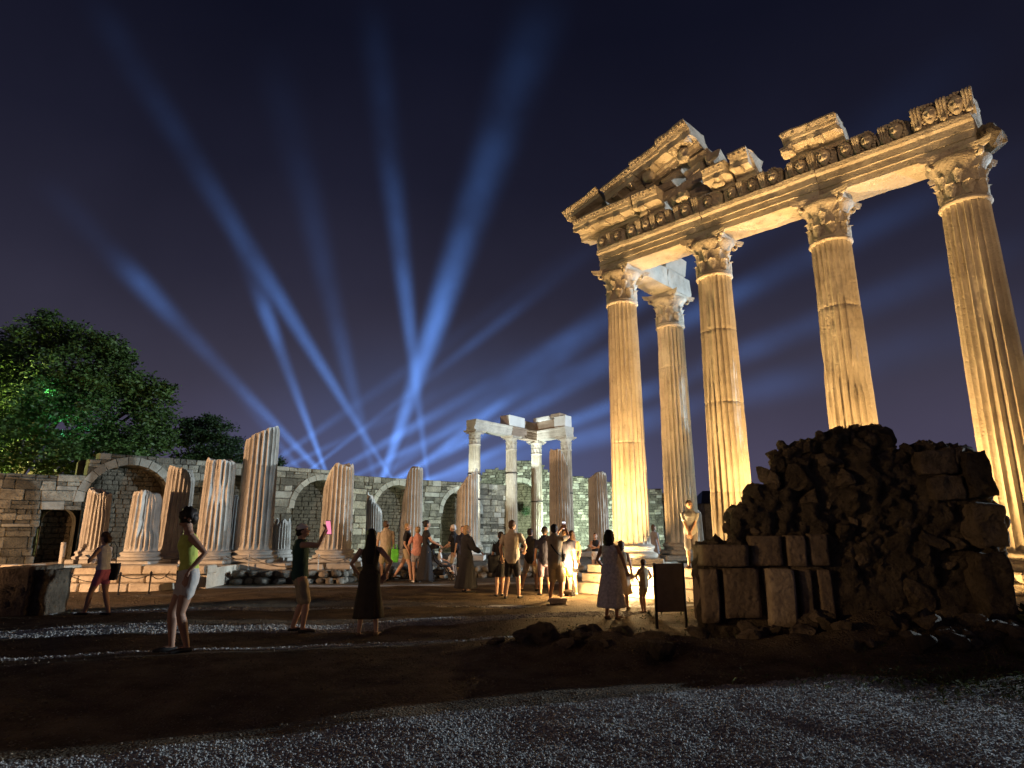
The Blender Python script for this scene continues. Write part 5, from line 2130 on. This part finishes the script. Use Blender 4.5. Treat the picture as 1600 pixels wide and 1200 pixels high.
    if top:
        kind, mat, hemz = top[0], top[1], (top[2] if len(top) > 2 else .50)
        ex = .014 if kind in ('tee', 'long') else .012
        if kind == 'tee':
            garment('shirt', [torso_part(hemz, .842, ex, .004)] + sleeves(.60, .003), mat)
        elif kind == 'long':
            garment('shirt', [torso_part(hemz, .842, ex, .004)] + sleeves(1.85, .006), mat)
        elif kind == 'tank':
            p_ = torso_part(hemz, .80, ex, .004)
            straps = [([np.array([s * .045, .03, .78]) + off(.8), np.array([s * .05, 0, .838]) + off(.82), np.array([s * .045, -.03, .78]) + off(.8)], [.012, .011, .012]) for s in (-1, 1)]
            garment('shirt', [p_] + straps, mat)
        elif kind == 'strapless':
            garment('shirt', [torso_part(hemz, .772, .008, .002)], mat)
    if bottom:
        kind, mat = bottom[0], bottom[1]
        ln = bottom[2] if len(bottom) > 2 else .75
        if kind == 'shorts':
            parts = [torso_part(.47, .59, .006)]
            for i in (0, 1):
                e = hipj[i] + (kn[i] - hipj[i]) * ln
                parts.append(([hipj[i] + (0, 0, .02), hipj[i] * .5 + e * .5, e], [(.056, .060), (.053, .055), (.050, .052)]))
            garment('shorts', parts, mat, wr=.007)
        elif kind == 'trousers':
            parts = [torso_part(.47, .60, .010)]
            for i in (0, 1):
                parts.append(([hipj[i] + (0, 0, .02), hipj[i] * .5 + kn[i] * .5, kn[i], kn[i] * .4 + ank[i] * .6, ank[i] + (0, 0, .01)], [(.060, .064), .052, .042, .038, .036]))
            garment('trousers', parts, mat, wr=.007)
        elif kind == 'skirt':
            skv = skirt(.60, ln, .010, bottom[3] if len(bottom) > 3 else .13)
            MB().add(*skv).build('skirt', mat, root, True)
    if dress:
        mat, hemz, hemw, kind = dress
        parts = [torso_part(.52, .79 if kind != 'long' else .842, .008 if kind != 'long' else .014)]
        if kind == 'straps':
            parts += [([np.array([s * .045, .03, .77]) + off(.8), np.array([s * .05, 0, .838]) + off(.82), np.array([s * .045, -.03, .77]) + off(.8)], [.012, .011, .012]) for s in (-1, 1)]
        if kind == 'long':
            parts += sleeves(1.75, .016)
        if kind == 'offshoulder':
            parts += sleeves(.35, .006)
        garment('dress', parts, mat, extra=skirt(.60, hemz, .010, hemw))
    # hair
    hm = hair[1]
    hb = MB()

    def hlump(c, r3, amp=.06, sd=0, base=ICO3, fr=2.5):
        v, f = base
        w = v * (1 + amp * fbm(v * fr + sd * 4.1 + seed, 3, sd + seed))[:, None] * np.array(r3)
        hb.add(np.array([hp(np.array(c) + q) for q in w]) * k, f)

    kind = hair[0]
    if kind != 'none':
        big = 1.0 if kind != 'curly' else 1.16
        hlump((0, -.012, .020), (.0495 * big, .055 * big, .053 * big), .05 if kind != 'curly' else .30, 1, fr=2.5 if kind != 'curly' else 5)
        hlump((0, -.030, -.006), (.044 * big, .036 * big, .045 * big), .06, 2)
    if kind in ('bun',):
        hlump((0, -.066, .030), (.024, .024, .024), .15, 3, ICO2)
    if kind == 'topbun':
        hlump((0, -.03, .082), (.022, .022, .02), .15, 3, ICO2)
    if kind in ('bob', 'curlylong'):
        q = 1.0 if kind == 'bob' else 1.25
        hlump((0, -.024, -.030), (.052 * q, .046 * q, .060 * q), .10 if kind == 'bob' else .22, 4, fr=3.5)
        if kind == 'curlylong':
            hlump((0, -.035, -.080), (.056, .042, .060), .25, 5, fr=4)
    if kind in ('long', 'pony'):
        w_ = .050 if kind == 'long' else .022
        L_ = .26 if kind == 'long' else .14
        pts_ = [hp((0, -.03, 0)), hp((0, -.045, -.05)), np.array([hc[0], hc[1] - .065, hc[2] - .12]), np.array([hc[0], hc[1] - .072, hc[2] - L_])]
        hb.add(*tube(S(pts_), [(w_ * k, .030 * k), (w_ * 1.08 * k, .030 * k), (w_ * 1.15 * k, .022 * k), (w_ * .75 * k, .012 * k)], 14))
    if hb.n:
        v = hb.verts()
        MBv = MB()
        MBv.v, MBv.f, MBv.n = [worn(v, seed + 2, .004, 40)], hb.f, hb.n
        MBv.build('hair', hm, root, True)
    if cap:
        cb = MB()
        v, f = ICO3
        w = v.copy()
        w[:, 2] = np.where(w[:, 2] < -.1, -.1, w[:, 2])
        cb.add(np.array([hp(np.array((0, -.004, .024)) + q * np.array((.053, .062, .052))) for q in w]) * k, f)
        rings = [np.array([hp((math.sin(t) * .046 * s, .040 + math.cos(t) * .062 * s, .026 - .006 * s)) for t in np.linspace(-1.2, 1.2, 9)] +
                          [hp((math.sin(t) * .046 * s, .040 + math.cos(t) * .062 * s, .021 - .006 * s)) for t in np.linspace(1.2, -1.2, 9)]) * k for s in (.4, .75, 1.0)]
        cb.add(*loft(rings))
        cb.build('cap', cap, root, True)
    # shoes
    for i in (0, 1):
        a_ = ank[i]
        fd_ = np.array([.018 * (1 if i else -1), .105, 0])
        v, f = tube(S([a_ + (0, -.026, -.030), a_ + fd_ * .4 + (0, 0, -.026), a_ + fd_ * 1.02 + (0, 0, -.034)]), [(.022 * k, .017 * k), (.026 * k, .019 * k), (.025 * k, .012 * k)], 12)
        v[:, 2] = np.maximum(v[:, 2], (feet[i][2]) * k - .002)
        mesh_obj('shoe', v, f, shoes, root, True)
    # eyes
    em_ = MB()
    for s_ in (-1, 1):
        v, f = ICO1
        em_.add(np.array([hp(np.array((s_ * .018, .0475, .004)) + q * np.array((.0058, .0035, .0036))) for q in v]) * k, f)
    em_.build('eye', M_EYE, root, True)
    bpy.context.view_layer.update()
    return root, H, [np.array(x) * k for x in ha], [np.array(x) * k for x in sh]


def world_of(root, v):
    a = root.rotation_euler[2]
    q = rot2(np.array(v, float), a)
    return Vector((root.location.x + q[0], root.location.y + q[1], root.location.z + q[2]))


BLK = cloth_mat('cloth_black', (.018, .017, .019))
NAVY = cloth_mat('cloth_navy', (.022, .024, .045))
BEI = cloth_mat('cloth_beige', (.42, .35, .26))
KHA = cloth_mat('cloth_khaki', (.34, .27, .17))
PINK = cloth_mat('cloth_pink', (.55, .16, .24))
WHT = cloth_mat('cloth_white', (.72, .70, .66))
LIME = cloth_mat('cloth_lime', (.40, .45, .09))
SAL = cloth_mat('cloth_salmon', (.50, .24, .19))
GRY = cloth_mat('cloth_grey', (.24, .23, .24))
GRN = cloth_mat('cloth_green', (.025, .060, .048))
OLV = cloth_mat('cloth_olive', (.050, .040, .026))
PUR = cloth_mat('cloth_plum', (.15, .12, .17))
YEL = cloth_mat('cloth_yellow', (.60, .42, .12))
FLO = plain('cloth_floral', (.56, .52, .50), .9, 0, .28, 26, .003)
FLOW = cloth_mat('cloth_cream', (.50, .40, .28))

VIS = 'visitors in front of the broken colonnade'
# 1 woman, left foreground, hand on hip
w1, H1, hnd1, _ = person(281, 1020, 797, 128, 'woman with short dark hair, lime strapless top and light shorts, hand on hip', 'f', SKIN_T, ('curly', HAIR_D),
                         ('strapless', LIME, .57), ('shorts', cloth_mat('cloth_light', (.42, .39, .35)), .45), None, M_SHOE_D, feet=((-.045, -.03, 0), (.05, .05, 0)),
                         hands=((-.105, .015, .575), (.105, .02, .575)), elbows=((-.75, -1, 0), (.9, -.8, .0)), lean=(.035, .03), hipshift=(-.02, 0), head_yaw=-5, head_pitch=-28, seed=1)
# 2 woman far left walking
w2, H2, hnd2, _ = person(152, 960, 832, 86, 'woman in white tank top and pink shorts walking left looking at her phone, far left', 'f', SKIN_L, ('bob', HAIR_B),
                         ('tank', WHT, .56), ('shorts', PINK, .5), None, M_SHOE_D, feet=((-.03, .15, 0), (.03, -.12, 0)),
                         hands=((-.06, .17, .66), (.07, .16, .66)), elbows=((-1, -.6, -.3), (1, -.6, -.3)), lean=(0, .03), head_pitch=-30, seed=2)
# 3 man with cap filming
w3, H3, hnd3, _ = person(462, 986, 819, -72, 'man in white cap, green tank top and khaki shorts holding up a phone', 'm', SKIN_L, ('short', HAIR_D),
                         ('tank', GRN, .515), ('shorts', KHA, .95), None, M_SHOE_D, feet=((-.055, -.03, 0), (.055, .06, 0)),
                         hands=((-.035, .21, .90), (.045, .20, .925)), elbows=((-.5, .2, -1), (.6, .2, -1)), lean=(0, -.01), head_pitch=10, seed=3, cap=WHT, curl=1.0, stout=1.05)
# 4 woman long dark dress
w4, H4, _, _ = person(573, 991, 827, 8, 'woman with long dark hair in a long dark olive dress seen from behind', 'f', SKIN_L, ('long', HAIR_D), None, None,
                      (OLV, .165, .150, 'straps'), M_SHOE_T, feet=((-.075, 0, 0), (.085, .0, 0)), hands=((-.105, .06, .56), (.145, .05, .56)), elbows=((-1, -.5, 0), (1, -.3, 0)), seed=4)
# 5..10 group by the foundation
person(600, 907, 814, 20, 'man in beige shirt and shorts turning beside the dark-haired long-dress woman', 'm', SKIN_L, ('short', HAIR_B), ('tee', BEI, .48), ('shorts', KHA, .8), None, M_SHOE_D,
       feet=((-.05, -.03, 0), (.06, .04, 0)), group=VIS, seed=5, head_yaw=-40)
person(634, 907, 818, -95, 'woman in black top and tan shorts striding with one leg far back', 'f', SKIN_L, ('short', HAIR_BL), ('tee', BLK, .57), ('shorts', KHA, .45), None, M_SHOE_D,
       feet=((-.03, -.24, 0), (.04, .10, 0)), hands=((-.13, .03, .50), (.13, .06, .52)), group=VIS, seed=6)
person(650, 908, 823, 15, 'woman with blond bun in salmon top and grey shorts seen from behind', 'f', SKIN_L, ('bun', HAIR_BL), ('tee', SAL, .53), ('shorts', GRY, .5), None, M_SHOE_W,
       feet=((-.04, -.03, 0), (.06, .03, 0)), hands=((-.13, .08, .58), (.13, .08, .56)), group=VIS, seed=7)
w8, H8, _, _ = person(664, 908, 813, -78, 'woman with dark bun in a long black off-shoulder dress pushing the stroller', 'f', SKIN_L, ('bun', HAIR_D), None, None, (BLK, .03, .145, 'offshoulder'), M_SHOE_D,
                      hands=((-.05, .20, .60), (.07, .21, .60)), elbows=((-.6, -.8, -.5), (.6, -.8, -.5)), group=VIS, seed=8, head_yaw=20)
person(711, 905, 820, 75, 'grey-haired man in black t-shirt bending over the stroller', 'm', SKIN_L, ('short', HAIR_G), ('tee', BLK, .50), ('shorts', BEI, .85), None, M_SHOE_W,
       hands=((-.09, .21, .58), (.09, .21, .58)), lean=(0, .05), group=VIS, seed=9, stout=1.12, head_pitch=-15)
person(722, 906, 822, 170, 'dark-haired person mostly hidden behind the blond woman in the black robe', 'f', SKIN_L, ('bob', HAIR_D), ('tee', NAVY, .5), ('trousers', BLK), None, M_SHOE_D, group=VIS, seed=10)
w11, H11, hnd11, _ = person(728, 926, 821, -60, 'blond woman in a long black robe carrying a straw tote bag', 'f', SKIN_L, ('bob', HAIR_BL), None, None, (BLK, .06, .165, 'long'), M_SHOE_D,
                            hands=((-.12, .03, .47), (.09, .19, .60)), elbows=((-1, -.6, 0), (.6, -1, -.3)), stout=1.15, seed=11)
# 12..18 the group at the centre
w12, H12, _, _ = person(782, 931, 831, 5, 'woman in black behind the tall man, dark hair in a bun', 'f', SKIN_L, ('bun', HAIR_D), ('tee', BLK, .5), ('skirt', BLK, .30, .13), None, M_SHOE_D,
                        feet=((-.06, -.02, 0), (.03, .05, 0)), group='visitors in the centre of the site', seed=12)
w13, H13, _, _ = person(800, 934, 813, -12, 'tall man in light beige t-shirt and black shorts seen from behind', 'm', SKIN_L, ('short', HAIR_B), ('tee', BEI, .50), ('shorts', BLK, .85), None, M_SHOE_D,
                        feet=((-.075, -.03, 0), (.085, .05, 0)), hands=((-.15, .06, .52), (.14, .14, .60)), group='visitors in the centre of the site', seed=13)
person(829, 922, 826, -25, 'man in black t-shirt and beige shorts standing right of the tall man', 'm', SKIN_L, ('short', HAIR_D), ('tee', BLK, .49), ('shorts', BEI, .85), None, M_SHOE_D,
       feet=((-.12, -.10, 0), (.09, .04, 0)), hands=((-.13, .12, .58), (.15, .10, .58)), group='visitors in the centre of the site', seed=14)
person(852, 930, 823, 5, 'man in dark t-shirt and plum shorts seen from behind, left of the man filming', 'm', SKIN_L, ('short', HAIR_D), ('tee', NAVY, .50), ('shorts', PUR, .90), None, M_SHOE_D,
       feet=((-.07, 0, 0), (.07, .02, 0)), group='visitors in the centre of the site', seed=15)
w16, H16, hnd16, sh16 = person(868, 938, 819, -28, 'man in beige t-shirt and long beige shorts with a dark shoulder strap, filming overhead', 'm', SKIN_T, ('short', HAIR_D), ('tee', KHA, .49), ('shorts', KHA, 1.02), None, M_SHOE_D,
                               feet=((-.06, -.04, 0), (.06, .05, 0)), hands=((-.0, .22, .94), (.07, .21, .95)), elbows=((-.6, .1, -1), (.7, .1, -1)), group='visitors in the centre of the site', seed=16, curl=1.0, head_pitch=8)
person(885, 930, 826, -20, 'person in navy t-shirt and pale yellow shorts lit from the floodlight', 'm', SKIN_L, ('short', HAIR_B), ('tee', NAVY, .51), ('shorts', YEL, .80), None, M_SHOE_W,
       group='visitors in the centre of the site', seed=17)
person(895, 928, 829, 10, 'long-haired girl in yellow top and dark skirt at the right of the centre group', 'f', SKIN_L, ('long', HAIR_B), ('tee', YEL, .56), ('skirt', BLK, .34, .11), None, M_SHOE_W,
       hands=((-.10, -.02, .55), (.12, .05, .52)), group='visitors in the centre of the site', seed=18)
person(932, 903, 833, 168, 'distant woman in dark tank top and white shorts with folded arms', 'f', SKIN_L, ('bun', HAIR_D), ('tank', BLK, .60), ('shorts', WHT, .4), None, M_SHOE_D,
       hands=((.05, .11, .70), (-.05, .12, .68)), elbows=((-1, -.2, -.6), (1, -.2, -.6)), seed=19)
# 20, 21 mother and girl
w20, H20, _, _ = person(956, 966, 828, -25, 'woman with dark curly hair in a long light patterned dress, by the glowing podium', 'f', SKIN_T, ('curlylong', HAIR_D), None, None, (FLO, .13, .165, 'straps'), M_SHOE_T,
                        hands=((-.10, .10, .55), (.17, .10, .52)), elbows=((-1, -.5, 0), (.7, -.6, 0)), seed=20, stout=1.08)
person(974, 948, 845, -10, 'girl in a cream dress standing against the woman in the patterned dress', 'f', SKIN_T, ('bob', HAIR_B), None, None, (FLOW, .22, .15, 'straps'), M_SHOE_T, seed=21)
person(1008, 953, 874, 30, 'small child with hands on hips, dark against the glowing podium', 'm', SKIN_T, ('short', HAIR_B), ('tank', KHA, .52), ('shorts', KHA, .6), None, M_SHOE_T,
       hands=((-.10, .03, .58), (.10, .03, .58)), elbows=((-1, -.2, 0), (1, -.2, 0)), seed=22, feet=((-.06, 0, 0), (.05, .06, 0)))
# 23 boy on the podium
w23, H23, _, _ = person(1083, 889, 782, 158, 'boy in white t-shirt and grey shorts standing on the podium in front of a column', 'm', SKIN_L, ('short', HAIR_D), ('tee', cloth_mat('cloth_offwhite', (.40, .39, .36)), .50), ('shorts', GRY, .92), None, M_SHOE_T,
                        hands=((.0, .105, .51), (.01, .11, .50)), elbows=((-1, -.1, -.2), (1, -.1, -.2)), zbase=.67, Y=14.72, seed=23, head_yaw=24, feet=((-.05, 0, 0), (.05, .03, 0)))
v, f = box(0, 0, 0, .10, .006, .045, 0, .002)
for (x_, z_, s_) in ((.035, .765, .6), (.0, .72, 1.0), (.0, .695, 1.0)):
    o = mesh_obj('shirt_print', v * np.array([s_, 1, .5]), f, GRY, w23)
    o.location = (x_ * H23, .088 * H23, z_ * H23)
person(1024, 884, 806, -60, 'faint distant person walking behind the corner column', 'f', SKIN_L, ('bob', HAIR_B), ('tee', GRY, .5), ('trousers', GRY), None, M_SHOE_D, Y=24.5, zbase=.1, H=1.62,
       feet=((-.03, -.12, 0), (.03, .1, 0)), seed=24)

# ---------------------------------------------------------------- things they carry
def phone(root, hands_, label, up=0.0, scr=(.75, .8, 1), strength=2.2, tilt=.2, fwd=.06, turn=0.0, big=1.0):
    mid = (hands_[0] + hands_[1]) / 2 + np.array([0, fwd, .05 + up])
    P = world_of(root, mid)
    t = empty('phone', P, root.rotation_euler[2] + turn)
    tag(t, label, 'phone')
    v, f = box(0, 0, 0, .085 * big, .010, .17 * big, 0, .003)
    b = mesh_obj('case', v, f, M_SHOE_D, t)
    v, f = box(0, -.0065, 0, .077 * big, .002, .158 * big)
    s_ = mesh_obj('screen', v, f, plain('phone_screen', (.05, .05, .05), .2, emit=scr, strength=strength), t)
    for o_ in (b, s_):
        o_.rotation_euler = (tilt, 0, 0)
    return t


t_ = phone(w3, hnd3, 'phone with a bright pink screen held up by the man with the cap', .04, (1, .28, .45), 1.1, turn=.75, big=1.3)
phone(w16, hnd16, 'phone with lit screen held overhead in the centre group', .02, (.8, .85, 1), 2.5)
phone(w2, hnd2, 'phone held low by the woman walking at the far left', 0, (.5, .4, .3), .15, -1.0)


def bag(loc, size, mat, label, kind='bag', rz=0, handle=.18, flap=None):
    t = empty(kind, loc, rz)
    tag(t, label, 'bag')
    bm = bmesh.new()
    bmesh.ops.create_cube(bm, size=1)
    bmesh.ops.subdivide_edges(bm, edges=bm.edges[:], cuts=6, use_grid_fill=True)
    v = np.array([q.co[:] for q in bm.verts])
    f = [tuple(q.index for q in p.verts) for p in bm.faces]
    bm.free()
    v = v * np.array(size)
    v[:, 1] *= 1 - .45 * np.clip(v[:, 2] / size[2] + .1, 0, 1)
    v[:, 0] *= 1 - .18 * np.clip(-v[:, 2] / size[2] * 2, 0, 1) ** 2
    v = worn(v, 3, .010, 9)
    mesh_obj('pouch', v, f, mat, t, True)
    if flap:
        v2, f2 = box(0, -size[1] * .50, size[2] * .12, size[0] * .9, .015, size[2] * .62, 0, .02)
        mesh_obj('flap', v2, f2, flap, t, True)
    w = size[0] * .28
    for s_ in ((-1, 1) if handle < .3 else (1,)):
        P_ = [(-w, s_ * size[1] * .18, size[2] * .42), (-w * .8, s_ * size[1] * .1, size[2] * .5 + handle * .75), (0, 0, size[2] * .5 + handle), (w * .8, s_ * size[1] * .1, size[2] * .5 + handle * .75), (w, s_ * size[1] * .18, size[2] * .42)]
        v2, f2 = tube(P_, [.008] * 5, 7)
        mesh_obj('strap', v2, f2, mat, t, True)
    return t


STRAW = plain('straw', (.42, .30, .13), .9, 0, .3, 60, .004)
GREEN = plain('green_nylon', (.12, .55, .05), .5, 0, .25, 10, .004)
P = world_of(w1, (.20, -.02, .50 * H1))
bag(P, (.23, .09, .20), BLK, 'small black and tan handbag at the hip of the woman with the lime top', 'handbag', math.radians(10), .50, flap=plain('tan_leather', (.42, .33, .26), .6))
P = world_of(w2, (.10, -.05, .52 * H2))
bag(P, (.30, .13, .30), BLK, 'dark shoulder bag behind the back of the woman in pink shorts', 'handbag', .2, .40)
P = world_of(w11, hnd11[0] + np.array([0, 0, -.36]))
bag(P, (.34, .16, .30), STRAW, 'straw tote bag hanging from the hand of the blond woman in the robe', 'tote_bag', .3, .20)
P = world_of(w12, (-.17, -.04, .50 * H12))
bag(P, (.26, .16, .40), BLK, 'big black shoulder bag at the left of the centre group', 'handbag', .1, .35)
P = at_y(617, 868, 20.2)
bag(P, (.22, .16, .40), GREEN, 'bright green bag carried behind the striding woman', 'backpack', .3, .15)
# cross-body strap and pouch of the man filming
P = world_of(w16, (.13, .05, .56 * H16))
t = bag(P, (.18, .08, .16), BLK, 'dark cross-body pouch of the man filming overhead', 'pouch_bag', w16.rotation_euler[2], .1)
pts_ = [Vector(world_of(w16, v_)) - P for v_ in ((-.06, .05, .83 * H16), (-.09, -.06, .80 * H16), (-.02, -.135, .72 * H16), (.10, -.125, .63 * H16), (.16, -.02, .57 * H16))]
az = w16.rotation_euler[2]
pts_ = [rot2(np.array(q), -az) for q in pts_]
v, f = tube(pts_, [(.018, .006)] * 5, 8)
mesh_obj('strap', v, f, BLK, t, True)

# stroller with a child
P = at_y(688, 905, 20.3)
P.z = gz1(P.x, P.y)
stv = empty('stroller', P, math.radians(-90))
tag(stv, 'black baby stroller between the woman in the black dress and the grey-haired man', 'stroller')
for (x, y, r_) in ((-.25, -.28, .12), (.25, -.28, .12), (-.22, .38, .09), (.22, .38, .09)):
    a = np.linspace(0, 2 * np.pi, 21)
    v, f = tube([(x, y + r_ * math.cos(q), r_ + .015 + r_ * math.sin(q)) for q in a], [.018] * 21, 7, (1, 0, 0), False)
    wv, wf = tube([(x - .01, y, r_ + .015), (x + .01, y, r_ + .015)], [r_ * .35] * 2, 10, (0, 1, 0))
    m_ = MB()
    m_.add(v, f)
    m_.add(wv, wf)
    m_.build('wheel', M_SHOE_D, stv, True)
for s_ in (-1, 1):
    m_ = MB()
    m_.add(*tube([(s_ * .25, -.28, .13), (s_ * .26, .02, .55), (s_ * .26, .28, .85), (s_ * .26, -.45, 1.02)][:2] + [(s_ * .26, -.25, .85), (s_ * .26, -.46, 1.04)], [.014] * 4, 8))
    m_.add(*tube([(s_ * .22, .38, .10), (s_ * .26, .02, .55)], [.014] * 2, 8))
    m_.build('frame_tube', M_BRONZE, stv, True)
v, f = tube([(-.27, -.46, 1.04), (.27, -.46, 1.04)], [.018] * 2, 8, (0, 0, 1))
mesh_obj('handle', v, f, M_SHOE_D, stv, True)
m_ = MB()
m_.add(*tube([(0, .30, .46), (0, .02, .46), (0, -.16, .62), (0, -.26, .92)], [(.21, .04), (.22, .05), (.22, .05), (.20, .04)], 14))
m_.build('seat', BLK, stv, True)
a = np.linspace(-.15, 1.75, 9)
rings = []
for q in a:
    rings.append(np.array([(math.cos(t) * .25, -.14 - .33 * math.cos(q) * .9 * 1.0 + 0 * t, .82 + .33 * math.sin(q) * (1 if True else 0) * (.45 + .55 * math.sin(t))) for t in np.linspace(0, math.pi, 13)]))
vv = np.concatenate(rings)
ff = [(i * 13 + j, i * 13 + j + 1, (i + 1) * 13 + j + 1, (i + 1) * 13 + j) for i in range(len(a) - 1) for j in range(12)]
cn = mesh_obj('canopy', vv, ff, BLK, stv, True)
sm = cn.modifiers.new('s', 'SOLIDIFY')
sm.thickness = .02
v, f = box(0, -.05, .26, .34, .38, .16, .01, .03)
mesh_obj('basket', v, f, BLK, stv)
Pc_ = world_of(stv, (0, -.03, .16))
person(0, 0, 0, math.degrees(stv.rotation_euler[2]), 'small child in white seated in the stroller', 'm', SKIN_L, ('short', HAIR_BL), ('tee', WHT, .5), ('shorts', GRY, .6), None, M_SHOE_W,
       feet=((-.08, .38, .12), (.08, .38, .14)), hip_z=.40, H=.92, loc=Pc_, hands=((-.1, .2, .5), (.1, .2, .5)), seed=31, kneehint=(0, .5, 1))
